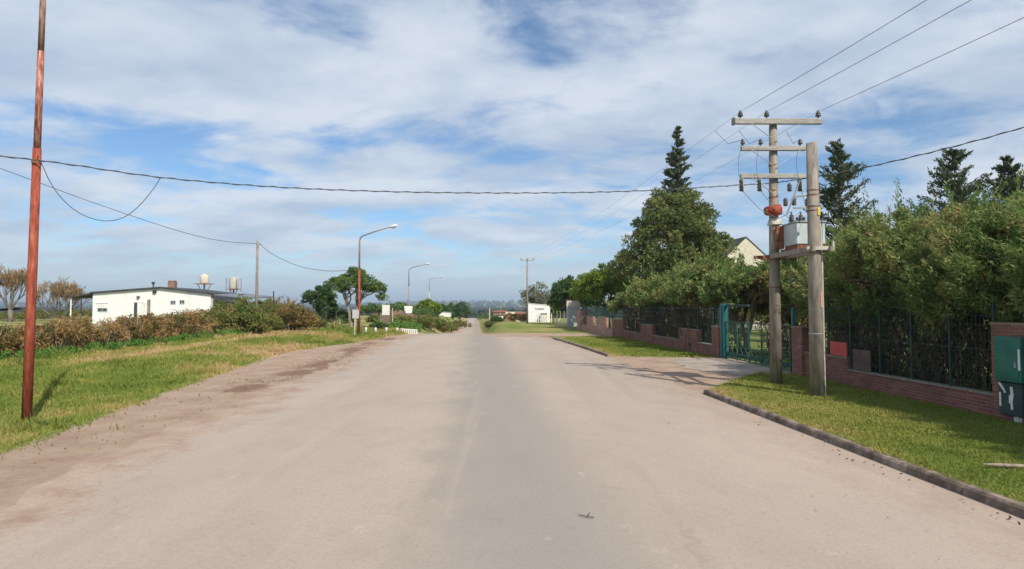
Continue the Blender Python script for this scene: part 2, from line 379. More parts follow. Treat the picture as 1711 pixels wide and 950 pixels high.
def shoulder(y): return np.interp(y, [0, 6, 10, 18, 24, 30, 36, 41, 46, 52, 60, 80, 120], [-7.4, -7.5, -7.9, -8.9, -9.4, -9.9, -9.4, -7.9, -7.2, -6.7, -5.6, -5.0, -5.0])
def masks(x, y):
    t = x + 0.06 * y
    d = sm(-0.7, 0.5, t - shoulder(y))                      # everything right of the shoulder line is dirt ...
    far = y > 46
    rr = road_right(y)
    kt = kerb_t(y)
    grass_r = np.where(y < 46.5, sm(-0.05, 0.25, t - kt), 0)
    dn = y - drive_near(t); df = drive_far(t) - y
    ind = sm(-0.5, 0.4, np.minimum(dn, df)) * sm(12.0, 11.0, t)
    grass_r = grass_r * (1 - ind)
    gr_far = sm(53.0, 57.5, y + 0.25 * (t - 3)) * sm(0.8, 1.4, t)
    gr_far = np.maximum(gr_far, sm(9.5, 11.5, t) * sm(44, 48, y))
    gr_far = np.maximum(gr_far, sm(4.8, 6.2, t) * sm(49.5, 46.5, y - 0.35 * (t - 5.5)) * (y > 44))
    g = np.where(y < 46.5, grass_r, gr_far)
    g = np.maximum(g, sm(0.3, 0.9, t - 11.2))
    d = d * (1 - g)
    dry = 0.25 + 0.0 * t
    # right mown verge greener, left with a dry trodden path
    dry = np.where(t > 6.4, 0.20 + 0.35 * sm(1.3, 0.2, t - kt), dry)
    pathc = np.interp(y, [0, 20, 30, 40, 50, 60, 70], [-15.2, -15.6, -15.6, -15.6, -16.0, -15.2, -12])
    dry = np.where(t < -6, dry + 0.85 * np.exp(-((t - pathc) / 0.7) ** 2) * sm(18, 30, y) * sm(75, 60, y), dry)
    dry = np.where(t < -6, dry + 0.35 * sm(3.0, 0.0, np.abs(t - shoulder(y))), dry)
    dry = np.where(y > 45, dry + 0.15, dry)
    xs = x * 0.8 + y * 0.1; ys = y * 0.55
    amp = np.where(t < -5, 2.0, 1.0)
    dry = dry + amp * (fbm(xs, ys, 0.42, 3) - 0.5) + 0.5 * amp * (fbm(xs, ys, 1.6, 9) - 0.5)
    dry = np.where(y > 500, dry - 0.2, dry)
    lit = sm(0.40, 0.58, fbm(x * 1.1, y * 0.55, 0.9, 21, 5)) * np.exp(-((t + 6.75 - 0.3 * np.sin(y * .3)) / 0.75) ** 2) * sm(15, 19, y) * sm(50, 44, y)
    lit = np.maximum(lit, sm(0.45, 0.6, fbm(x, y, 1.1, 33, 4)) * np.exp(-((y - 48.3) / 0.9) ** 2) * sm(0.2, 1.5, t) * sm(7.5, 6.0, t))
    masks.lit = lit
    return d, np.clip(dry, 0, 1)

DIRT = [(0.33, (0.27, 0.175, 0.125)), (0.48, (0.365, 0.26, 0.19)), (0.66, (0.45, 0.345, 0.262))]
def ground_material():
    m, t, b = new_mat('verge_ground'); L = t.links.new
    tc = N(t, 'ShaderNodeTexCoord'); P = tc.outputs['Object']
    def noise(scale, det=6, rough=0.6, off=0, stretch=None):
        mp = N(t, 'ShaderNodeMapping'); mp.inputs['Location'].default_value = (off, off * 0.7, 0); L(P, mp.inputs[0])
        if stretch: mp.inputs['Scale'].default_value = stretch
        n = N(t, 'ShaderNodeTexNoise'); n.inputs['Scale'].default_value = scale; n.inputs['Detail'].default_value = det; n.inputs['Roughness'].default_value = rough
        L(mp.outputs[0], n.inputs['Vector']); return n.outputs['Fac']
    def M(op, a, b_=None, c=None):
        x = N(t, 'ShaderNodeMath', operation=op)
        for i, v in enumerate((a, b_, c)):
            if v is None: continue
            if isinstance(v, (int, float)): x.inputs[i].default_value = v
            else: L(v, x.inputs[i])
        return x.outputs[0]
    def mr(v, a, b_, c=0, d=1):
        x = N(t, 'ShaderNodeMapRange', interpolation_type='SMOOTHSTEP'); L(v, x.inputs[0])
        for i, q in enumerate((a, b_, c, d)): x.inputs[i + 1].default_value = q
        return x.outputs[0]
    def mix(f, A, B):
        x = N(t, 'ShaderNodeMix', data_type='RGBA')
        if isinstance(f, float): x.inputs['Factor'].default_value = f
        else: L(f, x.inputs['Factor'])
        for nm, v in (('A', A), ('B', B)):
            if isinstance(v, tuple): x.inputs[nm].default_value = c4(v)
            else: L(v, x.inputs[nm])
        return x.outputs['Result']
    dirt = N(t, 'ShaderNodeAttribute', attribute_name='dirt').outputs['Fac']
    dry = N(t, 'ShaderNodeAttribute', attribute_name='dry').outputs['Fac']
    n_big = noise(0.28, 4); n_mid = noise(1.1, 6, 0.65, 5); n_fine = noise(9, 8, 0.7, 11); n_vf = noise(45, 5, 0.7, 3)
    # grass
    gv = M('ADD', dry, M('MULTIPLY', M('SUBTRACT', n_mid, 0.5), 0.5))
    gv = M('ADD', gv, M('MULTIPLY', M('SUBTRACT', n_fine, 0.5), 0.7))
    r = N(t, 'ShaderNodeValToRGB'); L(gv, r.inputs[0]); e = r.color_ramp.elements
    cols = [(0.0, (0.115, 0.175, 0.03)), (0.3, (0.19, 0.22, 0.05)), (0.6, (0.31, 0.265, 0.10)), (1.0, (0.42, 0.32, 0.18))]
    while len(e) < 4: e.new(0.5)
    for i, (p, c) in enumerate(cols): e[i].position = p; e[i].color = c4(c)
    grass = mix(mr(n_vf, 0.35, 0.7, 0, 0.35), r.outputs[0], (0.13, 0.13, 0.04))
    # dirt
    dr = N(t, 'ShaderNodeValToRGB'); L(M('ADD', M('MULTIPLY', n_mid, 0.6), M('MULTIPLY', n_fine, 0.4)), dr.inputs[0])
    for (p_, c_), el in zip(DIRT, [dr.color_ramp.elements[0], dr.color_ramp.elements.new(0.48), dr.color_ramp.elements[-1]]): el.position = p_; el.color = c4(c_)
    dk = mr(noise(0.75, 5, 0.6, 21, (1.0, 0.55, 1)), 0.57, 0.70, 0, 0.45)
    dcol = mix(M('MULTIPLY', dk, mr(dirt, 0.5, 0.999, 0.8, 0.0)), dr.outputs[0], (0.20, 0.115, 0.085))
    lit = N(t, 'ShaderNodeAttribute', attribute_name='litter').outputs['Fac']
    dcol = mix(mr(M('ADD', lit, M('MULTIPLY', M('SUBTRACT', n_fine, 0.5), 2.2)), 0.15, 0.75, 0, 0.85), dcol, (0.195, 0.115, 0.08))
    f = mr(M('ADD', dirt, M('ADD', M('MULTIPLY', M('SUBTRACT', n_mid, 0.5), 0.9), M('MULTIPLY', M('SUBTRACT', n_fine, 0.5), 0.9))), 0.36, 0.66)
    L(mix(f, grass, dcol), b.inputs['Base Color'])
    b.inputs['Roughness'].default_value = 0.95; b.inputs['Specular IOR Level'].default_value = 0.15
    bp = N(t, 'ShaderNodeBump'); bp.inputs['Strength'].default_value = 0.7; bp.inputs['Distance'].default_value = 0.06
    L(M('ADD', n_fine, M('MULTIPLY', n_vf, 0.6)), bp.inputs['Height']); L(bp.outputs[0], b.inputs['Normal'])
    return m
def road_material():
    m, t, b = new_mat('dusty_asphalt'); L = t.links.new
    tc = N(t, 'ShaderNodeTexCoord'); P = tc.outputs['Object']
    def noise(scale, det=6, rough=0.6, off=0, stretch=None):
        mp = N(t, 'ShaderNodeMapping'); mp.inputs['Location'].default_value = (off, off * 0.7, 0); L(P, mp.inputs[0])
        if stretch: mp.inputs['Scale'].default_value = stretch
        n = N(t, 'ShaderNodeTexNoise'); n.inputs['Scale'].default_value = scale; n.inputs['Detail'].default_value = det; n.inputs['Roughness'].default_value = rough
        L(mp.outputs[0], n.inputs['Vector']); return n.outputs['Fac']
    def M(op, a, b_=None):
        x = N(t, 'ShaderNodeMath', operation=op)
        for i, v in enumerate((a, b_)):
            if v is None: continue
            if isinstance(v, (int, float)): x.inputs[i].default_value = v
            else: L(v, x.inputs[i])
        return x.outputs[0]
    def mr(v, a, b_, c=0, d=1):
        x = N(t, 'ShaderNodeMapRange', interpolation_type='SMOOTHSTEP'); L(v, x.inputs[0])
        for i, q in enumerate((a, b_, c, d)): x.inputs[i + 1].default_value = q
        return x.outputs[0]
    def mix(f, A, B):
        x = N(t, 'ShaderNodeMix', data_type='RGBA')
        if isinstance(f, float): x.inputs['Factor'].default_value = f
        else: L(f, x.inputs['Factor'])
        for nm, v in (('A', A), ('B', B)):
            if isinstance(v, tuple): x.inputs[nm].default_value = c4(v)
            else: L(v, x.inputs[nm])
        return x.outputs['Result']
    lat = N(t, 'ShaderNodeAttribute', attribute_name='lat').outputs['Fac']      # metres from road axis
    edge = N(t, 'ShaderNodeAttribute', attribute_name='edge').outputs['Fac']    # metres from the nearest edge
    nb = noise(0.16, 5, 0.55, 2, (1.0, 0.35, 1)); nm = noise(0.9, 6, 0.65, 7, (1, 0.6, 1)); nf = noise(14, 7, 0.7, 1); nv = noise(110, 3, 0.7, 9)
    base = mix(mr(nb, 0.35, 0.65), (0.385, 0.32, 0.265), (0.44, 0.36, 0.298))
    base = mix(mr(nm, 0.42, 0.75, 0, 0.5), base, (0.33, 0.27, 0.225))
    # worn grey strip in the middle
    latn = M('ADD', lat, M('MULTIPLY', M('SUBTRACT', nm, 0.5), 1.5))
    strip = M('SUBTRACT', 1.0, mr(M('ABSOLUTE', M('SUBTRACT', latn, 0.55)), 0.35, 1.9))
    base = mix(M('MULTIPLY', strip, M('ADD', 0.6, M('MULTIPLY', nm, 0.6))), base, (0.295, 0.262, 0.228))
    strip2 = M('SUBTRACT', 1.0, mr(M('ABSOLUTE', M('SUBTRACT', latn, 3.1)), 0.2, 1.1))
    base = mix(M('MULTIPLY', strip2, 0.3), base, (0.345, 0.30, 0.25))
    # reddish dust towards the edges
    gm = noise(1.1, 6, 0.65, 5); gf = noise(9, 8, 0.7, 11)          # the same soil pattern as the verge
    dr = N(t, 'ShaderNodeValToRGB'); L(M('ADD', M('MULTIPLY', gm, 0.6), M('MULTIPLY', gf, 0.4)), dr.inputs[0])
    for (p_, c_), el in zip(DIRT, [dr.color_ramp.elements[0], dr.color_ramp.elements.new(0.48), dr.color_ramp.elements[-1]]): el.position = p_; el.color = c4(c_)
    soil = dr.outputs[0]
    ed = mr(M('ADD', edge, M('ADD', M('MULTIPLY', M('SUBTRACT', gm, 0.5), 2.6), M('MULTIPLY', M('SUBTRACT', gf, 0.5), 1.6))), 0.15, 1.5, 1, 0)
    core = mr(edge, 0.0, 0.5, 1, 0)
    left = mr(lat, 0.0, 4.0, 1.0, 0.45)
    base = mix(M('MULTIPLY', M('MAXIMUM', ed, core), left), base, soil)
    # specks, pale scuffs and grit
    base = mix(mr(nv, 0.52, 0.72, 0, 0.5), base, (0.21, 0.175, 0.15))
    base = mix(mr(noise(70, 3, 0.7, 31), 0.60, 0.75, 0, 0.4), base, (0.58, 0.49, 0.41))
    base = mix(mr(nf, 0.60, 0.78, 0, 0.3), base, (0.25, 0.21, 0.18))
    base = mix(mr(noise(1.7, 7, 0.7, 43, (1, 0.5, 1)), 0.62, 0.72, 0, 0.5), base, (0.52, 0.44, 0.36))
    base = mix(mr(noise(2.4, 8, 0.75, 57, (1, 0.6, 1)), 0.655, 0.73, 0, 0.5), base, (0.20, 0.165, 0.14))
    vo = N(t, 'ShaderNodeTexVoronoi', feature='DISTANCE_TO_EDGE'); vo.inputs['Scale'].default_value = 0.33
    wv = N(t, 'ShaderNodeVectorMath', operation='ADD'); L(P, wv.inputs[0])
    wn = N(t, 'ShaderNodeTexNoise'); wn.inputs['Scale'].default_value = 1.3; wn.inputs['Detail'].default_value = 6; L(P, wn.inputs['Vector']); L(wn.outputs['Color'], wv.inputs[1]); L(wv.outputs[0], vo.inputs['Vector'])
    ck = M('MULTIPLY', M('SUBTRACT', 1.0, mr(vo.outputs['Distance'], 0.0, 0.012)), mr(noise(0.35, 3, 0.5, 77), 0.56, 0.66))
    base = mix(M('MULTIPLY', ck, 0.22), base, (0.17, 0.14, 0.12))
    nt_ = noise(0.5, 4, 0.6, 91, (2.2, 0.06, 1))
    base = mix(mr(nt_, 0.55, 0.72, 0, 0.28), base, (0.27, 0.23, 0.195))
    base = mix(mr(noise(0.6, 4, 0.6, 95, (2.4, 0.07, 1)), 0.58, 0.74, 0, 0.3), base, (0.48, 0.385, 0.31))
    base = mix(mr(noise(28, 4, 0.75, 15), 0.46, 0.72, 0, 0.5), base, (0.24, 0.195, 0.165))
    L(base, b.inputs['Base Color']); b.inputs['Roughness'].default_value = 0.92; b.inputs['Specular IOR Level'].default_value = 0.15
    bp = N(t, 'ShaderNodeBump'); bp.inputs['Strength'].default_value = 0.35; bp.inputs['Distance'].default_value = 0.012
    L(M('ADD', nf, nv), bp.inputs['Height']); L(bp.outputs[0], b.inputs['Normal'])
    return m

def grid_faces(ny, nx):
    i = np.arange(ny - 1)[:, None] * nx + np.arange(nx - 1)[None, :]
    i = i.ravel(); return np.stack([i, i + 1, i + nx + 1, i + nx], 1)
def build_ground():
    far = [60 * 1.16 ** k for k in range(1, 34)]
    T = np.array([-v for v in reversed(far)] + list(np.arange(-60, -16, 1.0)) + list(np.arange(-16, -5, 0.25)) + list(np.arange(-5, 6.0, 0.4))
                 + list(np.arange(6.0, 6.8, 0.04)) + list(np.arange(6.8, 12.4, 0.2)) + list(np.arange(12.5, 60, 1.0)) + far)
    Y = np.array(list(np.arange(-25, 4, 1.0)) + list(np.arange(4, 62, 0.3)) + list(np.arange(62, 150, 1.5)) + [150 * 1.06 ** k for k in range(0, 67)])
    tt, yy = np.meshgrid(T, Y); xx = tt - 0.06 * yy
    z = terr(xx, yy)
    ins = np.minimum(tt - road_left(yy), np.minimum(road_right(yy), 6.40) - tt)
    ins = np.where(yy > 318, -1, ins)
    z = z - 0.06 * sm(0.15, 0.6, ins) - 0.03 * np.where(yy > 60, sm(0, 0.5, ins), 0)
    d, dry = masks(xx, yy)
    V = np.stack([xx, yy, z], -1).reshape(-1, 3)
    o = raw_mesh('ground', V, grid_faces(len(Y), len(T)), ground_material(), None, {'dirt': ('POINT', d.ravel()), 'dry': ('POINT', dry.ravel()), 'litter': ('POINT', masks.lit.ravel())})
    for p in o.data.polygons: p.use_smooth = True
    tag(o, kind='structure')
    # road sheet
    Y = np.array(list(np.arange(-25, 4, 1.0)) + list(np.arange(4, 62, 0.3)) + list(np.arange(62, 318, 2.0)))
    jl = 0.12 * np.sin(Y * 1.9) + 0.10 * np.sin(Y * 4.3 + 1) + 0.14 * np.sin(Y * 0.8 + 2)
    jr = np.where((Y > 17.2) & (Y < 29.2) | (Y > 47), 0.10 * np.sin(Y * 2.3) + 0.07 * np.sin(Y * 5.1), 0)
    s = np.linspace(0, 1, 41)
    Lf = road_left(Y) + jl; Rt = road_right(Y) + jr
    tt = Lf[:, None] * (1 - s) + Rt[:, None] * s; yy = np.repeat(Y[:, None], len(s), 1); xx = tt - 0.06 * yy
    e = np.minimum(tt - Lf[:, None], Rt[:, None] - tt)
    z = terr(xx, yy) * 1.0
    z = np.where(tt > 6.0, np.where(yy < 46, 0.0, z), z)
    z = z + 0.006 + 0.05 * sm(0, 3.5, e) * sm(60, 40, yy)
    V = np.stack([xx, yy, z], -1).reshape(-1, 3)
    r = raw_mesh('road', V, grid_faces(len(Y), len(s)), road_material(), None, {'lat': ('POINT', tt.ravel()), 'edge': ('POINT', e.ravel())})
    for p in r.data.polygons: p.use_smooth = True
    tag(r, kind='structure')
build_ground()

def build_kerbs():
    mb = MB()
    def run(y0, y1):
        y = y0
        while y < y1 - 0.05:
            ln = min(1.0, y1 - y); ya, yb = y, y + ln - 0.02
            ta, tb = float(kerb_t(ya)), float(kerb_t(yb))
            h = 0.128 + random.uniform(-0.006, 0.006); w = 0.15; dx = random.uniform(-0.008, 0.008)
            prof = [(-0.03, -0.08), (0.0, h - 0.03), (0.03, h), (w, h), (w, -0.08)]
            b0 = len(mb.v)
            for yy, t_ in ((ya, ta), (yb, tb)):
                for (q, zz) in prof: mb.v.append((t_ + q + dx - 0.06 * yy, yy, zz))
            n = len(prof)
            mb.f.append(tuple(b0 + k for k in range(n))); mb.f.append(tuple(b0 + n + k for k in reversed(range(n))))
            for k in range(n):
                k2 = (k + 1) % n; mb.f.append((b0 + k, b0 + n + k, b0 + n + k2, b0 + k2))
            y += ln
    run(-8, 17.0); run(29.3, 46.0)
    tag(mb.build('kerb', MT['concrete_kerb']), kind='structure')
build_kerbs()

def build_driveway():
    Y = np.arange(20.9, 27.4, 0.2); s = np.linspace(0, 1, 21)
    T0 = 8.3 + 0.15 * np.sin(Y * 2.1) + 0.1 * np.sin(Y * 5) + 0.8 * np.abs((Y - 24.2) / 3.2) ** 2; T1 = np.full_like(Y, 11.35)
    tt = T0[:, None] * (1 - s) + T1[:, None] * s; yy = np.repeat(Y[:, None], len(s), 1); xx = tt - 0.06 * yy
    z = terr(xx, yy) + 0.012
    V = np.stack([xx, yy, z], -1).reshape(-1, 3)
    o = raw_mesh('driveway', V, grid_faces(len(Y), len(s)), mottled('drive_concrete', [(0.26, 0.22, 0.185), (0.34, 0.285, 0.24), (0.41, 0.315, 0.245)], 1.3, 0.9, 0.3, 40))
    tag(o, kind='structure')
build_driveway()

# grass blades: one uncountable mass
def build_grass():
    n = 420000
    # sample depth with 1/y falloff so that near ground is denser
    y = 5.0 * np.exp(rng.uniform(0, 1, n) * math.log(62 / 5.0))
    side = rng.uniform(0, 1, n) < 0.62
    t = np.where(side, -6.4 - rng.uniform(0, 1, n) ** 1.3 * 15, 6.5 + rng.uniform(0, 1, n) * 4.7)
    x = t - 0.06 * y
    d, dry = masks(x, y)
    pn = np.sin(x * 2.3 + np.sin(y * 1.1) * 2) * np.sin(y * 1.9 + np.sin(x * 0.9) * 2)
    keep = (d + 0.2 * rng.normal(size=n) + 0.5 * (fbm(x, y, 1.1, 5) - 0.5) < 0.42)
    keep &= np.abs(x / y) < 0.95
    dn = y - drive_near(t); df = drive_far(t) - y
    keep &= ~((t > 6) & (np.minimum(dn, df) > 0.1) & (y < 46))
    keep &= ~((t > 6) & (y > 45))
    x, y, t, dry, pn = x[keep], y[keep], t[keep], dry[keep], pn[keep]; n = len(x)
    z = terr(x, y)
    right = t > 6
    h = np.where(right, rng.uniform(0.02, 0.05, n), rng.uniform(0.03, 0.085, n)) * (1 + 0.35 * pn) * (0.7 + y / 45) * np.where(right, 1 + 0.5 * sm(0.55, 0.75, fbm(x, y, 2.1, 51)), 1 + 1.9 * sm(0.56, 0.74, fbm(x, y, 1.3, 41)))
    w = (0.006 + 0.0007 * y) * rng.uniform(0.7, 1.4, n)
    a = rng.uniform(0, 2 * PI, n); lean = rng.normal(0, 0.5, (n, 2)) * h[:, None]
    V = np.empty((n, 3, 3))
    V[:, 0] = np.stack([x - np.cos(a) * w, y - np.sin(a) * w, z - 0.005], 1)
    V[:, 1] = np.stack([x + np.cos(a) * w, y + np.sin(a) * w, z - 0.005], 1)
    V[:, 2] = np.stack([x + lean[:, 0], y + lean[:, 1], z + h], 1)
    big = np.sin(x * 0.45 + 1.3 * np.sin(y * 0.31)) * np.sin(y * 0.37 + x * 0.2)
    tint = np.clip(dry * 1.0 - 0.03 + 0.08 * pn + rng.normal(0, 0.13, n), 0, 1)
    o = raw_mesh('grass', V.reshape(-1, 3), np.arange(3 * n).reshape(n, 3), MT['grass'], None, {'tint': ('FACE', tint)})
    tag(o, kind='stuff')
build_grass()

# ------------------------------------------------------------------ vegetation builders
def clump_leaves(C, R, n_each, squash=0.75, tint_c=None, drift=0.18):
    """leaves in and on clumps; returns P, D, tint"""
    k = len(C); idx = np.repeat(np.arange(k), n_each); n = len(idx)
    u = unit(rng.normal(size=(n, 3))); r = rng.uniform(0.25, 1.0, (n, 1)) ** 0.55
    off = u * r * R[idx][:, None]; off[:, 2] *= squash
    P = C[idx] + off
    D = u * 0.8 + rng.normal(size=(n, 3)) * 0.7; D[:, 2] += 0.1
    tc = tint_c if tint_c is not None else rng.uniform(0.15, 0.85, k)
    tint = np.clip(tc[idx] + rng.normal(0, drift, n), 0, 1)
    return P, D, tint
def lobe_clumps(lobes, n, rmin=0.55, low=-0.5):
    """clump centres spread through ellipsoidal lobes (x,y,z,rx,ry,rz)"""
    lobes = np.array(lobes, float); vol = lobes[:, 3] * lobes[:, 4] * lobes[:, 5]; pr = vol ** 0.67; pr /= pr.sum()
    idx = rng.choice(len(lobes), n, p=pr); u = unit(rng.normal(size=(n, 3)))
    bad = u[:, 2] < low; u[bad, 2] *= -0.6
    r = rng.uniform(rmin ** 3, 1, (n, 1)) ** (1 / 3)
    lb = lobes[idx]
    return lb[:, :3] + u * r * lb[:, 3:6]
def limb(mb, a, b, r0, r1, wob=0.12, seg=5, n=6):
    a, b = Vector(a), Vector(b); L = (b - a).length; pts = []; rad = []
    for i in range(seg + 1):
        f = i / seg; p = a.lerp(b, f)
        if 0 < i < seg: p = p + Vector([random.uniform(-1, 1) for _ in range(3)]) * L * wob * 0.5
        p.z += math.sin(f * PI) * L * 0.06
        pts.append(p); rad.append(r0 + (r1 - r0) * f)
    mb.tube(pts, rad, n, caps=False); return pts
def broad_tree(name, base, lobes, label, cat, leafmat, barkmat, nclump, nleaf, clr, L, Wd, trunk_r=0.12, stems=1, fork=None, group=None, limbs=14, rmin=0.5, squash=0.75, low=-0.5, tints=None, under=0, spray=0):
    """lobes relative to base; a trunk with limbs under a crown of leaf clumps"""
    root = thing(name, base, label, cat, group)
    B = np.array(base); lb = [(B[0] + l[0], B[1] + l[1], B[2] + l[2], l[3], l[4], l[5]) for l in lobes]
    C = lobe_clumps(lb, nclump, rmin, low); R = clr * rng.uniform(0.6, 1.35, nclump)
    mb = MB(); zc = np.mean([l[2] for l in lobes]); fork = fork if fork is not None else zc * 0.45
    starts = []
    for s in range(stems):
        a = 2 * PI * s / max(1, stems) + random.random(); q = 0.0 if stems == 1 else 0.12 + 0.1 * random.random()
        b0 = Vector(base) + Vector((math.cos(a) * q, math.sin(a) * q, -0.1))
        top = Vector(base) + Vector((math.cos(a) * q * 3.5 + random.uniform(-.1, .1), math.sin(a) * q * 3.5 + random.uniform(-.1, .1), fork))
        pts = limb(mb, b0, top, trunk_r * 1.25 / math.sqrt(stems), trunk_r * 0.8 / math.sqrt(stems), 0.1, 6, 8)
        starts.append(pts[-1])
    for j in range(limbs):
        c = Vector(C[rng.integers(nclump)]); st = min(starts, key=lambda p: (p - c).length + random.random() * 0.5)
        pts = limb(mb, st, c, trunk_r * 0.6 / math.sqrt(stems), trunk_r * 0.12, 0.16, 5, 5)
        for _ in range(2):
            p = pts[random.randint(2, 4)]; c2 = Vector(C[rng.integers(nclump)])
            if (c2 - p).length < 2.2 * max(l[3] for l in lobes): limb(mb, p, p.lerp(c2, 0.7), trunk_r * 0.22, trunk_r * 0.07, 0.2, 4, 4)
    mb.build('trunk', barkmat, root, smooth=True)
    P, D, tint = clump_leaves(C, R, nleaf, squash, tints(C) if tints else None)
    leaf_cloud('crown', P, D, L, Wd, leafmat, root, tint)
    if spray:
        sel = C[rng.integers(0, nclump, spray)]; ctr = np.array([B[0], B[1], B[2] + lobes[0][2]]); dd = unit(sel - ctr); dd[:, 2] = np.abs(dd[:, 2]) * 0.7 + 0.55; dd = unit(dd + rng.normal(0, .2, dd.shape))
        ln = rng.uniform(.5, 1.05, spray); m_ = 34; ii = np.repeat(np.arange(spray), m_); q = rng.uniform(.1, 1, len(ii))
        Psp = sel[ii] + dd[ii] * (ln[ii] * q)[:, None] + rng.normal(0, .045, (len(ii), 3)); Dsp = dd[ii] + rng.normal(0, .45, (len(ii), 3))
        leaf_cloud('shoots', Psp, Dsp, L, Wd * .9, leafmat, root, np.clip(rng.uniform(.2, .8, spray)[ii] + rng.normal(0, .12, len(ii)), 0, 1))
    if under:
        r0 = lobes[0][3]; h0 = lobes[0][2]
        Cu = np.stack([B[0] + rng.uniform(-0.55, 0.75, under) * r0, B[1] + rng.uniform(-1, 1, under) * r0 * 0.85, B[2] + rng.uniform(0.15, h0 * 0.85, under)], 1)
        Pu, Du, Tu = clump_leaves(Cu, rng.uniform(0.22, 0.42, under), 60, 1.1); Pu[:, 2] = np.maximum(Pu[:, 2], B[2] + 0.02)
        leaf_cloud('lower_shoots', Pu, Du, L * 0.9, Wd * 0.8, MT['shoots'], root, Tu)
        mu = MB()
        for k in range(46):
            x = B[0] + random.uniform(-0.65, 0.7) * r0; y = B[1] + random.uniform(-1, 1) * r0 * 0.9
            limb(mu, (x, y, B[2] - 0.05), (x + random.uniform(-.5, .4), y + random.uniform(-.5, .5), B[2] + h0 * random.uniform(0.6, 1.0)), random.uniform(0.012, 0.03), 0.008, 0.16, 5, 4)
        mu.build('thin_stems', MT['bark'], root)
    return root
def conifer(name, base, H, rad, label, leafmat, whorls=16, start=0.1, group=None, lean=(0, 0), L=0.28, Wd=0.07, up=0.35, dens=1.0, prof=None, per=(5, 8)):
    root = thing(name, base, label, 'tree', group); mb = MB(); B = Vector(base)
    top = B + Vector((lean[0], lean[1], H))
    mb.tube([B + Vector((0, 0, -0.1)), B.lerp(top, 0.5) + Vector((0.08, 0, 0)), top], [H * 0.016, H * 0.010, 0.02], 7)
    Ps, Ds, Ts = [], [], []
    for w in range(whorls):
        f = start + (1 - start) * (w + random.random() * 0.5) / whorls
        o = B.lerp(top, min(f, 0.995)); 
        rr = rad * (prof(f) if prof else (1 - f) ** 0.8) + 0.12
        for k in range(random.randint(*per)):
            a = random.random() * 2 * PI; ln = rr * random.uniform(0.45, 1.2)
            tip = o + Vector((math.cos(a) * ln, math.sin(a) * ln, ln * random.uniform(0.5, 1.5) * up))
            mid = o.lerp(tip, 0.5) - Vector((0, 0, ln * 0.10))
            mb.tube([o, mid, tip], [0.03 + 0.012 * ln, 0.02, 0.008], 4, caps=False)
            n = int((30 + 62 * ln) * dens); s = rng.uniform(0.12, 1.04, n)
            o_, m_, t_ = np.array(o), np.array(mid), np.array(tip)
            cur = (1 - s)[:, None] ** 2 * o_ + (2 * s * (1 - s))[:, None] * m_ + (s ** 2)[:, None] * t_
            th = (0.10 + 0.13 * ln) * (1.05 - 0.62 * s)
            Ps.append(cur + rng.normal(size=(n, 3)) * th[:, None] * np.array([0.75, 0.75, 0.5]))
            Ds.append((t_ - o_)[None, :] / max(ln, .1) * 0.9 + rng.normal(size=(n, 3)) * 0.5 + np.array([0, 0, 0.25]))
            Ts.append(np.clip(rng.normal(0.35 + 0.4 * random.random(), 0.15, n), 0, 1))
    n = 90; s = rng.uniform(0.93, 1.0, n); Bn, Tn = np.array(B), np.array(top)
    Ps.append(Bn + (Tn - Bn) * s[:, None] + rng.normal(size=(n, 3)) * 0.09); Ds.append(np.tile([0, 0, 1.0], (n, 1)) + rng.normal(size=(n, 3)) * 0.4); Ts.append(rng.uniform(0.2, 0.8, n))
    mb.build('trunk', MT['bark'], root)
    leaf_cloud('crown', np.concatenate(Ps), np.concatenate(Ds), L, Wd, leafmat, root, np.concatenate(Ts))
    return root
def bush(name, base, lobes, label, leafmat, nclump, nleaf, clr, L, Wd, group=None, cat='bush', squash=0.8, tints=None):
    root = thing(name, base, label, cat, group); B = np.array(base)
    lb = [(B[0] + l[0], B[1] + l[1], B[2] + l[2], l[3], l[4], l[5]) for l in lobes]
    C = lobe_clumps(lb, nclump, 0.45, -0.4); C[:, 2] = np.maximum(C[:, 2], B[2] + 0.1)
    R = clr * rng.uniform(0.6, 1.4, nclump)
    mb = MB()
    for j in range(18):
        c = Vector(C[rng.integers(nclump)]); st = Vector((B[0] + (c.x - B[0]) * 0.6, B[1] + (c.y - B[1]) * 0.6, B[2] - 0.05))
        limb(mb, st, c + Vector((0, 0, random.uniform(0, 0.3))), 0.025, 0.008, 0.2, 4, 4)
    mb.build('stems', MT['bark_pale'], root)
    P, D, tint = clump_leaves(C, R, nleaf, squash, tints(C) if tints else None)
    P[:, 2] = np.maximum(P[:, 2], terr(P[:, 0], P[:, 1]) + 0.02)
    leaf_cloud('foliage', P, D, L, Wd, leafmat, root, tint)
    return root
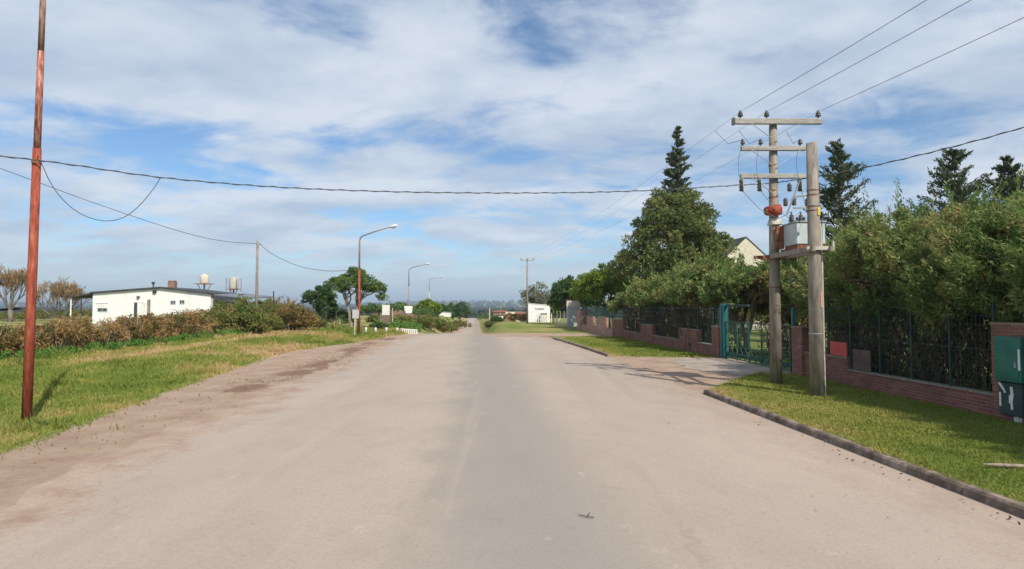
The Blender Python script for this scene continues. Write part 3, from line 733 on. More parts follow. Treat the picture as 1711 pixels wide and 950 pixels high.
def bare_tree(name, base, H, spread, label, stems, group=None, seed=1):
    root = thing(name, base, label, 'tree', group); rnd = random.Random(seed); mb = MB(); tw = []
    def grow(p, d, ln, r, lvl):
        q = p + d * ln; mid = p.lerp(q, 0.5) + Vector((rnd.uniform(-1, 1), rnd.uniform(-1, 1), rnd.uniform(-1, 1))) * ln * 0.06
        if lvl >= 4:
            tw.append((p, mid, q, r)); 
        else:
            mb.tube([p, mid, q], [r, r * 0.85, r * 0.7], 5, caps=False)
        if lvl < 7:
            for k in range(3 if lvl < 6 else 2 + (rnd.random() < 0.7)):
                a = Vector((rnd.uniform(-1, 1), rnd.uniform(-1, 1), rnd.uniform(-0.25, 0.6)))
                nd = (d * 0.95 + a * spread + Vector((0, 0, 0.16))).normalized()
                grow(p.lerp(q, rnd.uniform(0.55, 1.0)), nd, ln * rnd.uniform(0.62, 0.86), r * rnd.uniform(0.5, 0.66), lvl + 1)
    B = Vector(base)
    if stems == 1:
        mb.tube([B - Vector((0, 0, 0.1)), B + Vector((0.05, 0, H * 0.09)), B + Vector((0, 0, H * 0.2))], [H * 0.04, H * 0.033, H * 0.036], 8)
        for k in range(5):
            a = 2 * PI * k / 5 + rnd.random(); grow(B + Vector((0, 0, H * 0.19)), Vector((math.cos(a) * spread * 1.1, math.sin(a) * spread * 1.1, 1)).normalized(), H * 0.24, H * 0.018, 1)
    else:
        for k in range(stems):
            a = 2 * PI * k / stems + rnd.random(); grow(B + Vector((math.cos(a) * 0.4, math.sin(a) * 0.4, -0.1)), Vector((math.cos(a) * spread * 0.9, math.sin(a) * spread * 0.9, 1)).normalized(), H * 0.29, H * 0.016, 1)
    mb.build('trunk', MT['bark_grey'], root, smooth=True)
    n = len(tw); V = np.empty((n, 4, 3))
    for i, (p, m_, q, r) in enumerate(tw):
        s = (q - p).cross(Vector((rnd.uniform(-1, 1), rnd.uniform(-1, 1), rnd.uniform(-1, 1)))).normalized() * max(r * 1.1, 0.022)
        V[i, 0] = p + s; V[i, 1] = q + s * 0.6; V[i, 2] = q - s * 0.6; V[i, 3] = p - s
    raw_mesh('crown', V.reshape(-1, 3), np.arange(4 * n).reshape(n, 4), MT['twig'], root)
    return root

def P0(px, Y, dz=0):
    """ground point on the photo column px at distance Y"""
    x = (px - 855.5) / 1000 * Y; return (x, Y, tz(x, Y) + dz)
def ZZ(py, Y): return at(855, py, Y).z

# ------------------------------------------------------------------ hedge and trees on the right
OG = 'oleander shrubs behind the brick fence'
ole = [  # x, y, height, rx, label
    (12.0, 6.3, 5.0, 2.0, 'tall oleander shrub nearest the camera, partly outside the picture edge'),
    (12.0, 8.9, 4.9, 2.0, 'tall oleander shrub behind the brick pier with the green meter box'),
    (12.2, 11.6, 5.0, 2.0, 'dense oleander shrub behind the middle of the long green mesh panel'),
    (11.9, 14.2, 5.1, 2.0, 'oleander shrub behind the far end of the long green mesh panel'),
    (11.7, 17.0, 5.2, 2.0, 'oleander shrub behind the red panel on the fence'),
    (11.9, 19.8, 5.0, 1.7, 'oleander shrub beside the gate, behind the transformer poles'),
    (13.7, 28.6, 5.4, 2.1, 'oleander shrub standing inside the garden, seen between the two concrete poles'),
    (13.9, 24.6, 5.2, 1.9, 'oleander shrub inside the garden just behind the gate pier'),
    (14.9, 10.0, 6.0, 2.3, 'oleander shrub in the back row, second from the camera'),
    (15.0, 14.5, 6.1, 2.4, 'oleander shrub in the back row below the single dark conifer'),
    (14.6, 19.5, 6.0, 2.4, 'oleander shrub in the back row just inside the gate')]
for i, (x, y, H, r, lab) in enumerate(ole):
    front = i < 6
    lobes = [(0, 0, H * 0.64, r, r * 1.05, H * 0.30), (-0.75, random.uniform(-.4, .4), H * 0.47, r * 0.55, r * 0.9, H * 0.13), (-0.5, random.uniform(-.6, .6), H * 0.56, r * 0.75, r * 0.8, H * 0.2), (random.uniform(-.5, .5), random.uniform(-.7, .7), H * 0.80, r * 0.7, r * 0.7, H * 0.17)]
    broad_tree('oleander_shrub', (x, y, tz(x, y)), lobes, lab, 'shrub', MT['oleander'], MT['bark'], 125 if front else 90, 260 if front else 130, 0.38, 0.15 if front else 0.2, 0.034 if front else 0.055,
               0.2, stems=6, fork=H * 0.38, group=OG, limbs=26, rmin=0.45, squash=0.85, low=-0.75, under=110 if front else 75, spray=130)
TG = 'low leafy trees along the fence beyond the gate'
row = [
    (11.3, 29.3, 4.5, 1.9, 'low leafy tree whose crown leans over the teal gate'),
    (10.4, 32.3, 4.8, 2.0, 'low leafy tree just beyond the teal gate post'),
    (10.6, 36.2, 4.7, 2.2, 'low leafy tree in the middle of the row beyond the gate'),
    (10.1, 40.6, 4.5, 2.1, 'low leafy tree in front of the big olive tree'),
    (9.6, 45.5, 4.0, 1.9, 'small low tree near the far end of the fence row')]
for i, (x, y, H, r, lab) in enumerate(row):
    lobes = [(0, 0, H * 0.72, r * 1.05, r * 1.1, H * 0.24), (-0.6, 0.3, H * 0.62, r * 0.8, r * 0.9, H * 0.17), (0.4, -0.6, H * 0.84, r * 0.7, r * 0.7, H * 0.15)]
    tn = None
    if i == 0: tn = lambda C: np.where((C[:, 0] > C[:, 0].mean()) & (rng.uniform(size=len(C)) < 0.45), 0.9, rng.uniform(0.2, 0.7, len(C)))
    broad_tree('fence_tree', (x, y, tz(x, y)), lobes, lab, 'tree', MT['oleander'], MT['bark'], 85, 130, 0.45, 0.24, 0.07, 0.2, stems=4, fork=H * 0.42, group=TG, limbs=20, rmin=0.45, low=-0.6, tints=tn, under=0 if i == 0 else 80, spray=50)

# big olive-coloured tree, the dark spire behind it and the rest of the garden trees
bx, by = 14.6, 53.0
broad_tree('olive_tree', (bx, by, tz(bx, by)), [(-0.3, 0, 7.6, 4.3, 4.2, 3.6), (-2.9, 0, 5.6, 2.6, 3.0, 2.6), (2.5, -0.5, 7.0, 2.2, 2.5, 2.5), (0.0, 0, 10.5, 3.0, 2.8, 2.5), (-0.5, -1, 4.6, 3.8, 3.2, 2.0)],
           'big dense olive green tree rising above the fence row beyond the gate', 'tree', MT['olive'], MT['bark'], 300, 135, 0.75, 0.34, 0.13, 0.42, fork=3.2, limbs=24, rmin=0.5, low=-0.7)
sx, sy = 15.6, 56.0
conifer('spire_conifer', (sx, sy, tz(sx, sy)), at(1135, 211, sy).z - 0.0, 3.4, 'tall dark conifer spire poking out above the big olive tree', MT['darkconifer'], 24, 0.52, L=0.32, Wd=0.11, up=0.3, dens=1.0, prof=lambda f: 0.06 + max(0.0, (0.97 - f)) ** 1.0 * 1.35, per=(4, 6))
for px, Y, py, rad, lab in ((1405, 36, 236, 2.3, 'dark conifer with raised branches just beside the concrete poles'),
                           (1600, 38, 253, 2.9, 'dark conifer with spreading arms behind the oleander hedge'),
                           (1690, 37, 263, 2.4, 'dark conifer nearest the picture edge, behind the oleander hedge')):
    b = P0(px, Y)
    H = at(px, py, Y).z - b[2]
    conifer('conifer', b, H, rad, lab, MT['darkconifer'], 21, 0.25, 'dark conifers behind the hedge', L=0.26, Wd=0.085, up=0.6, dens=0.95, prof=lambda f: 0.09 + max(0.0, 1 - f) ** 0.9 * 1.5, per=(4, 6))
b = P0(1015, 64); broad_tree('bright_tree', b, [(0, 0, 4.9, 2.9, 2.8, 2.0), (-2.0, 0, 4.0, 1.9, 2.0, 1.5), (1.6, 0, 4.2, 1.9, 2, 1.6)], 'bright yellow green tree at the far end of the brick fence', 'tree', MT['bright'], MT['bark'], 130, 80, 0.62, 0.32, 0.15, 0.22, limbs=16)
b = P0(952, 78); broad_tree('dark_tree', b, [(0, 0, 4.3, 2.6, 2.6, 2.3), (1.6, 0, 3.4, 2, 2, 2), (-1.2, 0, 3.2, 1.6, 1.6, 1.5)], 'dark green tree left of the bright tree, behind the grey gate pillar', 'tree', MT['darkleaf'], MT['bark'], 110, 70, 0.62, 0.36, 0.18, 0.2, limbs=14)
b = P0(936, 92); broad_tree('dark_tree', b, [(0, 0, 2.2, 1.9, 1.9, 1.9), (-1.0, 0, 1.6, 1.4, 1.4, 1.4)], 'round dark green bush tree right of the white building', 'tree', MT['midleaf'], MT['bark'], 70, 60, 0.55, 0.36, 0.18, 0.15, limbs=8)
b = P0(897, 100); broad_tree('grey_tree', b, [(0, 0, 4.0, 2.7, 2.6, 2.5), (1.3, 0, 3.2, 2.0, 2.0, 2.0), (-1.3, 0, 3.0, 1.7, 1.7, 1.8)], 'thin grey green tree standing behind the white building', 'tree', MT['greyleaf'], MT['bark_grey'], 95, 34, 0.6, 0.38, 0.15, 0.18, limbs=26)
b = P0(1000, 70); broad_tree('dark_tree', b, [(0, 0, 4.6, 1.5, 1.5, 2.2), (-1, 0, 3.2, 1.5, 1.5, 1.6)], 'narrow dark tree behind the bright yellow green tree', 'tree', MT['darkleaf'], MT['bark'], 60, 60, 0.55, 0.34, 0.16, 0.15, limbs=10)
# shrub with bare grey twigs over the far fence
b = P0(990, 63.5); b = (b[0] + 0.6, b[1], b[2])
bush('twiggy_bush', b, [(0, 0, 1.8, 1.2, 1.2, 0.9), (1.2, 0, 1.7, 1, 1, 0.8)], 'greyish twiggy bush above the far end of the brick fence', MT['greyleaf'], 40, 26, 0.4, 0.25, 0.06)
# garden beyond the gate
b = P0(1338, 23.4); b = (10.95, 21.9, tz(10.95, 21.9))
bush('red_bush', (11.75, 20.9, tz(11.75, 20.9)), [(0, 0, 2.1, 0.35, 0.35, 0.5), (0.1, 0.2, 1.3, 0.4, 0.4, 0.6)], 'bush with reddish leaves behind the brick pier at the gate', MT['redleaf'], 24, 50, 0.16, 0.12, 0.05)
for (px, Y, H, r, lab) in ((1252, 60, 3.6, 2.6, 'garden bush seen through the gate below the gabled house'), (1300, 52, 3.4, 2.6, 'dark garden bush seen through the gate behind the tall pole'), (1345, 46, 3.4, 2.6, 'garden bush seen behind the two concrete poles'), (1205, 62, 3.4, 2.6, 'garden bush behind the row of low trees')):
    b = P0(px, Y); bush('garden_bush', b, [(0, 0, H * 0.5, r, r, H * 0.5)], lab, MT['olive'], 80, 60, 0.5, 0.26, 0.11, group='garden bushes behind the gate')

# ------------------------------------------------------------------ brick fence
def tline(t, y, z=0): return Vector((t - 0.06 * y, y, z))
def wall_t(y): return float(np.interp(y, [0, 28, 62], [11.2, 11.2, 10.75]))
FA = math.atan(0.06)
def fence_box(mb, y0, y1, z0, z1, th=0.2, off=0.0):
    ta, tb = wall_t(y0) + off, wall_t(y1) + off
    a, b = tline(ta, y0), tline(tb, y1)
    mb.bar((a.x, a.y, (z0 + z1) / 2), (b.x, b.y, (z0 + z1) / 2), th, z1 - z0)
def mesh_panel(mb, y0, y1, z0, z1, step=0.11, off=0.0, r=0.004):
    n = max(2, int((y1 - y0) / step))
    for i in range(1, n):
        y = y0 + (y1 - y0) * i / n; p = tline(wall_t(y) + off, y); mb.bar((p.x, p.y, z0), (p.x, p.y, z1), r * 2)
    m = int((z1 - z0) / (step * 1.6))
    for j in range(1, m):
        z = z0 + (z1 - z0) * j / m
        a, b = tline(wall_t(y0) + off, y0), tline(wall_t(y1) + off, y1)
        mb.bar((a.x, a.y, z), (b.x, b.y, z), r * 1.6)
def green_post(root, y, z0, z1, r=0.03):
    p = tline(wall_t(y) - 0.03, y); MB().tube([(p.x, p.y, z0), (p.x, p.y, z1)], r, 8).build('post', MT['green_steel'], root)
GZ = 0.11
r1 = thing('brick_fence', tline(11.2, 14, GZ), 'red brick fence with green wire mesh panels right of the gate', 'fence')
mb = MB(); fence_box(mb, 4.0, 11.9, -0.05, 0.52); fence_box(mb, 12.85, 17.95, -0.05, 0.56); fence_box(mb, 17.95, 20.3, -0.05, 0.90, 0.22)
mb.build('low_wall', MT['brick'], r1)
mb = MB(); fence_box(mb, 4.0, 11.9, 0.522, 0.57, 0.26); fence_box(mb, 12.85, 17.93, 0.562, 0.61, 0.27); fence_box(mb, 17.96, 20.3, 0.902, 0.95, 0.27)
mb.build('coping', MT['concrete'], r1, bevel=0.006)
for y0, y1, h in ((11.9, 12.85, 2.08), (20.3, 20.95, 1.72)):
    m_ = MB(); fence_box(m_, y0, y1, -0.05, h, 0.36); p_ = m_.build('pier', MT['brick'], r1)
    m_ = MB(); fence_box(m_, y0 - 0.02, y1 + 0.02, h + 0.002, h + 0.06, 0.4); m_.build('cap', MT['brick_old'], p_, bevel=0.006)
for y0, y1, z0 in ((4.0, 11.85, 0.57), (12.88, 17.9, 0.61), (18.0, 20.27, 0.95)):
    m_ = MB(); mesh_panel(m_, y0, y1, z0, 2.45); m_.build('mesh_panel', MT['green_steel'], r1)
    m_ = MB(); fence_box(m_, y0, y1, 2.44, 2.465, 0.025); fence_box(m_, y0, y1, (z0 + 2.45) / 2, (z0 + 2.45) / 2 + 0.015, 0.015); m_.build('rail', MT['green_steel'], r1)
for y in (5.5, 7, 8.5, 10, 11.5, 12.93, 14.15, 15.4, 16.6): green_post(r1, y, 0.55, 2.55)
for y in (17.9, 19.0): green_post(r1, y, 0.6, 2.55, 0.035)
m_ = MB(); fence_box(m_, 16.95, 17.75, 0.62, 1.22, 0.02, -0.06); m_.build('rusty_sheet', mottled('brown_sheet', [(0.07, 0.055, 0.045), (0.15, 0.10, 0.075)], 3, 0.7), r1)

r2 = thing('brick_fence', tline(11.0, 44, GZ), 'long red brick fence with mesh panels running away beyond the gate', 'fence')
secs = [(27.45, 28.2, 1.5, 0), (28.2, 30.0, 0.62, 1), (30.0, 32.6, 1.25, 0), (32.6, 37.3, 0.62, 1), (37.3, 40.0, 1.25, 0), (40.0, 44.3, 0.62, 1), (44.3, 47.7, 1.4, 0), (47.7, 49.8, 0.62, 1), (49.8, 53.0, 1.45, 0), (53.0, 55.0, 0.62, 1), (55.0, 58.0, 1.45, 0), (58.0, 60.9, 0.62, 1)]
for (y0, y1, h, me) in secs:
    m_ = MB(); fence_box(m_, y0 + 0.002, y1 - 0.002, -0.1, h, 0.2 if me else 0.24); m_.build('low_wall' if me else 'brick_panel', MT['brick'] if y0 < 46 else MT['brick_pink'], r2)
    m_ = MB(); fence_box(m_, y0 + 0.01, y1 - 0.01, h + 0.002, h + 0.045, 0.26 if me else 0.3); m_.build('coping', MT['concrete'], r2)
    m_ = MB(); mesh_panel(m_, y0 + 0.03, y1 - 0.03, h + 0.045, 2.35, 0.14, 0, 0.005); m_.build('mesh_panel', MT['green_steel'], r2)
    m_ = MB(); fence_box(m_, y0, y1, 2.33, 2.37, 0.04); m_.build('rail', MT['green_steel'], r2)
    green_post(r2, y0 + 0.05, h, 2.42, 0.03)
m_ = MB(); fence_box(m_, 60.9, 62.3, -0.1, 2.05, 0.5); pr = m_.build('pier', MT['brick_pink'], r2)
m_ = MB(); fence_box(m_, 60.86, 62.34, 2.052, 2.12, 0.56); m_.build('cap', MT['brick_old'], pr)
a = tline(wall_t(61) - 0.15, 62.4, 0)
m_ = MB(); m_.box((a.x + 0.55, 62.2, 0.95), (0.9, 0.25, 2.0)); m_.build('brick_panel', MT['brick_pink'], r2)

# meter cabinet on the pier, red panel, gate
def on_wall(y, z, off=0.0): p = tline(wall_t(y) + off, y); return Vector((p.x, p.y, z))
cab = thing('meter_cabinet', on_wall(12.5, 0.5, -0.27), 'green meter cabinet with white paint drips on the brick pier', 'cabinet')
m_ = MB(); fence_box(m_, 11.98, 12.6, 0.94, 1.86, 0.16, -0.262); body = m_.build('body', MT['box_green'], cab, bevel=0.012)
m_ = MB(); fence_box(m_, 12.03, 12.55, 1.0, 1.60, 0.015, -0.35); dr_ = m_.build('door', MT['box_green'], body, bevel=0.005)
m_ = MB(); fence_box(m_, 12.06, 12.09, 1.25, 1.35, 0.03, -0.365); m_.build('latch', MT['galv'], body)
m_ = MB(); fence_box(m_, 12.04, 12.58, 0.26, 0.92, 0.1, -0.232); low = m_.build('lower_box', MT['box_dark'], cab, bevel=0.01)
m_ = MB(); fence_box(m_, 11.985, 12.03, 1.2, 1.62, 0.008, -0.347); m_.build('paper_notice', MT['white'], body)
m_ = MB()
for (ya, za, yb, zb, w) in ((12.55, .90, 12.44, .76, .05), (12.44, .77, 12.41, .70, .04), (12.53, .70, 12.53, .42, .05), (12.27, .84, 12.25, .70, .06), (12.25, .71, 12.28, .55, .08), (12.27, .54, 12.26, .38, .05), (12.31, .66, 12.31, .5, .03)):
    a, b = on_wall(ya, za, -0.288), on_wall(yb, zb, -0.288); m_.bar(a, b, 0.006, w)
m_.build('white_paint', MT['white'], low)
m_ = MB()
for (ya, z0_, z1_, w) in ((12.31, -.02, .23, .05), (12.25, .02, .24, .06), (12.18, -.06, .22, .045)): fence_box(m_, ya - w / 2, ya + w / 2, z0_, z1_, 0.008, -0.186 - .002 * w)
m_.build('paint_drip', MT['white'], cab)
m_ = MB(); fence_box(m_, 18.0, 18.85, 0.96, 1.38, 0.03, -0.075); m_.build('red_panel', MT['redsign'], r1, bevel=0.004)['label'] = 'plain red rectangular panel fixed low on the mesh'

gt = thing('gate', tline(11.2, 24.2, GZ), 'teal sliding gate with wire mesh across the driveway', 'gate')
for y0, nm in ((27.15, 'gate_post'), (26.88, 'gate_post')):
    p = tline(11.2, y0); MB().box((p.x - 0.02, p.y, 1.3), (0.21, 0.2, 2.56)).build(nm, MT['teal'], gt, bevel=0.012)
p = tline(11.2, 21.15); MB().box((p.x, p.y, 1.22), (0.11, 0.11, 2.4)).build('gate_post', MT['teal'], gt, bevel=0.008)
a, b = tline(11.2, 26.75), tline(11.2, 24.6)
MB().bar((a.x, a.y, 2.5), (b.x, b.y, 2.5), 0.08, 0.10).build('lintel', MT['green_steel'], gt)
A, B_ = 21.3, 26.75
m_ = MB()
for z in (0.2, 0.72, 1.78, 1.35):
    a, b = tline(11.17, A), tline(11.17, B_); m_.bar((a.x, a.y, z), (b.x, b.y, z), 0.03, 0.04 if z != 1.35 else 0.015)
for y in np.linspace(A, B_, 6): p = tline(11.17, float(y)); m_.bar((p.x, p.y, 0.15), (p.x, p.y, 1.8), 0.045)
m_.build('gate_frame', MT['gate_green'], gt)
m_ = MB()
for i in range(70): y = A + (B_ - A) * (i + .5) / 70; p = tline(11.17, y); m_.bar((p.x, p.y, 0.73), (p.x, p.y, 1.77), 0.005)
for z in np.arange(0.85, 1.77, 0.13): a, b = tline(11.17, A), tline(11.17, B_); m_.bar((a.x, a.y, z), (b.x, b.y, z), 0.005)
m_.build('mesh_panel', MT['gate_green'], gt)
m_ = MB()
for k in range(12):
    y0 = A + (B_ - A) * k / 12; y1 = A + (B_ - A) * (k + 1) / 12
    for (ya, za, yb, zb) in ((y0, 0.22, y1, 0.7), (y0, 0.7, y1, 0.22)): a, b = tline(11.175, ya), tline(11.175, yb); m_.bar((a.x, a.y, za), (b.x, b.y, zb), 0.018)
a, b = tline(11.2, A), tline(11.2, B_); m_.bar((a.x, a.y, 0.36), (b.x, b.y, 0.36), 0.012, 0.20)
m_.build('kick_panel', MT['gate_green'], gt)
# white stake / garden bits seen through the gate
b = P0(1240, 31.5); MB().tube([(b[0] + 0.6, b[1], b[2]), (b[0] + 0.62, b[1], b[2] + 1.2)], 0.03, 6)
q = P0(1287, 34)
rb = MB(); rb.lathe((q[0], q[1], q[2]), [(0.18, 0), (0.24, 0.3), (0.26, 0.34), (0.22, 0.35)], 12); tag(rb.build('flower_pot', MT['red']), 'reddish pot standing on the lawn behind the gate', 'pot')

# gabled house behind the trees
Y = 62; hb = P0(1248, Y); hx = hb[0]; ph = at(1248, 397, Y).z; eh = at(1248, 427, Y).z; hw = 2.0
hs = thing('gabled_house', (hx, Y, hb[2]), 'cream gabled house with dark roof peeking above the low trees', 'house')
d = Vector((-0.9, 9, 0))
MB().prism([(hx - hw, Y, hb[2]), (hx + hw, Y, hb[2]), (hx + hw, Y, eh), (hx, Y, ph), (hx - hw, Y, eh)], (0, 0, 0), d).build('wall', MT['cream'], hs)
m_ = MB()
for s in (-1, 1):
    e = Vector((hx + s * (hw + 0.12), Y - 0.05, eh - 0.1)); r_ = Vector((hx, Y - 0.05, ph + 0.02)); up = Vector((0, 0, 0.12))
    m_.prism([e, r_, r_ + up, e + up], (0, 0, 0), d * 1.02)
m_.build('roof', MT['roofdark'], hs)
MB().box((hx + hw + 0.4, Y + 3, hb[2] + eh / 2 - 0.2), (0.8, 6, eh - 0.5)).build('side_wing', MT['brick_pink'], hs)

# ------------------------------------------------------------------ poles, crossarms, transformer
bp1 = gnd(1297, 640, 0.11); bp2 = gnd(1366, 661, 0.11)
Y1, Y2 = bp1.y, bp2.y
up = thing('utility_pole', bp1, 'tall weathered concrete utility pole with three crossarms beside the driveway', 'utility pole')
ztop = at(1296, 206, Y1).z
MB().tube([bp1 - Vector((0, 0, 0.2)), bp1 + Vector((0, 0, 4)), Vector((bp1.x + 0.02, Y1, ztop - 0.05))], [0.178, 0.15, 0.115], 16).build('pole', MT['concrete'], up, smooth=True)
arms = []
for px0, px1, py, th in ((1227, 1373, 205.5, 0.17), (1238, 1346, 250, 0.14), (1237, 1346, 296, 0.14)):
    za = at(1297, py, Y1).z; yy = Y1 - 0.17
    a = at(px0, py, yy); b = at(px1, py, yy)
    arm = MB().bar((a.x, yy, za), (b.x, yy, za), 0.12, th).build('crossarm', MT['wood_arm'], up, bevel=0.01)
    arms.append((a.x, b.x, yy, za, th))
    m_ = MB()
    for s in (-1, 1):
        m_.bar((bp1.x + s * 0.75, yy - 0.07, za - th / 2), (bp1.x + s * 0.06, yy - 0.02, za - 0.55), 0.035, 0.012)
    m_.build('brace', MT['galv'], up)
    if px0 == 1227:
        MB().box((a.x - 0.03, yy, za), (0.06, 0.16, 0.2)).build('end_plate', MT['insul'], arm)
def pin_insulator(x, y, z, s=1.0):
    m = MB().lathe((x, y, z), [(0.018, 0), (0.018, 0.07 * s), (0.075 * s, 0.075 * s), (0.085 * s, 0.11 * s), (0.05 * s, 0.13 * s), (0.07 * s, 0.15 * s), (0.062 * s, 0.19 * s), (0.03, 0.22 * s), (0.045, 0.24 * s), (0.02, 0.26 * s)], 12)
    return m.build('insulator', MT['insul'], up, smooth=True)
topins = []
for px in (1237, 1281, 1367):
    x = at(px, 195, arms[0][2]).x; z = arms[0][3] + arms[0][4] / 2; pin_insulator(x, arms[0][2], z); topins.append(Vector((x, arms[0][2], z + 0.22)))
midins = []
for px in (1241, 1271, 1337):
    x = at(px, 240, arms[1][2]).x; z = arms[1][3] + arms[1][4] / 2; pin_insulator(x, arms[1][2], z, 0.85); midins.append(Vector((x, arms[1][2], z + 0.2)))
cut = []
for px in (1237, 1267, 1334):
    x = at(px, 310, arms[2][2]).x; z = arms[2][3] - arms[2][4] / 2; y = arms[2][2] - 0.1
    f = MB(); f.lathe((x, y, z - 0.42), [(0.035, 0), (0.085, 0.03), (0.05, 0.08), (0.085, 0.12), (0.05, 0.17), (0.085, 0.21), (0.05, 0.26), (0.08, 0.3), (0.04, 0.36)], 12)
    fo = f.build('fuse_cutout', MT['insul'], up, smooth=True)
    MB().tube([(x + 0.02, y - 0.13, z - 0.45), (x + 0.02, y - 0.06, z - 0.02)], 0.018, 6).build('fuse_tube', MT['galv'], fo)
    MB().box((x, y + 0.04, z - 0.05), (0.06, 0.16, 0.03)).build('bracket', MT['galv'], fo)
    cut.append(Vector((x, y - 0.1, z - 0.44)))
for pyb in (276, 318, 330, 345, 480):
    m_ = MB()
    z = at(1297, pyb, Y1).z; f = (z - 0.1) / ztop; r = 0.178 - 0.063 * f + 0.006
    m_.tube([(bp1.x, Y1, z - 0.02), (bp1.x, Y1, z + 0.02)], r, 16)
    m_.build('steel_band', MT['rust_dark'], up)
# red can on the pole with its pale base
zc = at(1290, 353, Y1).z
can = MB(); can.tube([(bp1.x - 0.32, Y1 - 0.24, zc - 0.03), (bp1.x - 0.08, Y1 - 0.24, zc), (bp1.x + 0.1, Y1 - 0.26, zc + 0.03)], [0.14, 0.17, 0.165], 8)
co = can.build('red_can', MT['red'], up, smooth=True)
MB().tube([(bp1.x - 0.36, Y1 - 0.24, zc - 0.035), (bp1.x - 0.325, Y1 - 0.24, zc - 0.03)], 0.125, 8).build('can_lid', MT['rust_dark'], co)
MB().box((bp1.x + 0.02, Y1 - 0.03, zc - 0.33), (0.36, 0.36, 0.2), taper=0.75).build('pale_collar', MT['concrete_pale'], up, bevel=0.01)
MB().box((bp1.x + 0.07, Y1 - 0.24, zc - 0.84), (0.24, 0.1, 0.7)).build('rusty_box', MT['rust_dark'], up, bevel=0.01)

sp_ = thing('support_pole', bp2, 'shorter thick concrete pole in front of the transformer, without crossarms', 'utility pole')
z2 = at(1363, 239, Y2).z
MB().tube([bp2 - Vector((0, 0, 0.2)), bp2 + Vector((-0.01, 0, 3.5)), Vector((bp2.x - 0.04, Y2, z2))], [0.19, 0.165, 0.135], 18).build('pole', MT['concrete'], sp_, smooth=True)
for pyb in (318, 326, 345, 352):
    m_ = MB(); z = at(1363, pyb, Y2).z; f = z / z2; m_.tube([(bp2.x - 0.04 * f, Y2, z - 0.015), (bp2.x - 0.04 * f, Y2, z + 0.015)], 0.19 - 0.055 * f + 0.008, 18)
    m_.build('steel_band', MT['rust_dark'], sp_)
zw = at(1366, 557, Y2).z
MB().tube([(bp2.x - 0.01, Y2, zw - 0.012), (bp2.x - 0.01, Y2, zw + 0.012)], 0.186, 18).build('wire_band', MT['galv'], sp_)
MB().tube([(bp2.x + 0.15, Y2 - 0.1, 0.1), (bp2.x + 0.135, Y2 - 0.1, 3.6), (bp2.x + 0.14, Y2 - 0.06, 4.6)], 0.022, 8).build('conduit', MT['concrete_pale'], sp_)
MB().tube([(bp2.x + 0.20, Y2 - 0.03, 0.1), (bp2.x + 0.18, Y2 - 0.03, 4.8)], 0.012, 6).build('earth_cable', MT['wire'], sp_)
z = at(1369, 354, Y2).z; MB().box((bp2.x + 0.045, Y2 - 0.158, z), (0.07, 0.02, 0.2)).build('yellow_plate', mottled('yellow_plate', [(0.6, 0.42, 0.06), (0.7, 0.5, 0.1)], 4, 0.5), sp_)
z = at(1369, 500, Y2).z; MB().box((bp2.x + 0.07, Y2 - 0.165, z), (0.06, 0.02, 0.42)).build('pink_patch', mottled('pink_label', [(0.5, 0.28, 0.2), (0.42, 0.3, 0.22)], 4, 0.8), sp_)

# platform between the poles
zp = at(1340, 424, 17.5).z - 0.02
pf = thing('transformer_platform', (bp1.x, (Y1 + Y2) / 2, zp), 'concrete and steel platform carried between the two concrete poles', 'platform')
m_ = MB()
for s in (-1, 1):
    m_.bar((bp1.x + s * 0.24, Y2 - 0.35, zp), (bp1.x + s * 0.24, Y1 + 0.35, zp), 0.08, 0.14)
m_.build('beam', MT['concrete'], pf)
m_ = MB(); m_.box((bp2.x + 0.03, Y2 - 0.22, zp + 0.02), (0.72, 0.07, 0.09)); m_.box((bp2.x + 0.37, Y2 - 0.22, zp + 0.1), (0.04, 0.05, 0.2)); m_.build('clamp_bar', MT['concrete_pale'], pf)
m_ = MB(); m_.box((bp1.x - 0.1, Y1 - 0.26, zp - 0.02), (1.25, 0.1, 0.1)); m_.build('clamp_bar', MT['rust_dark'], pf)
m_ = MB(); m_.box((8.62, 17.78, zp + 0.16), (0.75, 1.0, 0.1)); m_.build('steel_deck', MT['rust_dark'], pf)
m_ = MB(); m_.box((bp1.x - 0.02, Y1, zp + 0.02), (0.5, 0.5, 0.12), taper=0.8); m_.build('collar', MT['concrete'], pf)

tf = thing('transformer', (8.62, 17.75, zp + 0.21), 'pale grey transformer tank sitting between the two concrete poles', 'transformer')
zt0 = zp + 0.30; zt1 = at(1332, 371, 17.35).z
tx0, tx1, ty0, ty1 = 8.29, 9.12, 17.36, 18.2
body = MB().box(((tx0 + tx1) / 2, (ty0 + ty1) / 2, (zt0 + zt1) / 2), (tx1 - tx0, ty1 - ty0, zt1 - zt0)).build('tank', MT['trafo'], tf, bevel=0.012)
MB().box(((tx0 + tx1) / 2, (ty0 + ty1) / 2, zt1 + 0.022), (tx1 - tx0 + 0.07, ty1 - ty0 + 0.07, 0.04)).build('lid', MT['galv'], tf, bevel=0.006)
m_ = MB(); m_.box(((tx0 + tx1) / 2, (ty0 + ty1) / 2, zt0 - 0.045), (tx1 - tx0 - 0.05, ty1 - ty0 - 0.05, 0.085)); m_.build('base_frame', MT['rust_dark'], tf)
hv = []
for i, x in enumerate((8.42, 8.7, 8.98)):
    m_ = MB().lathe((x, 17.95, zt1 + 0.04), [(0.05, 0), (0.09, 0.03), (0.055, 0.06), (0.095, 0.1), (0.055, 0.13), (0.085, 0.17), (0.045, 0.2), (0.07, 0.24), (0.025, 0.28), (0.02, 0.36)], 12)
    m_.build('bushing', MT['insul'], tf, smooth=True); hv.append(Vector((x, 17.95, zt1 + 0.4)))
lv = []
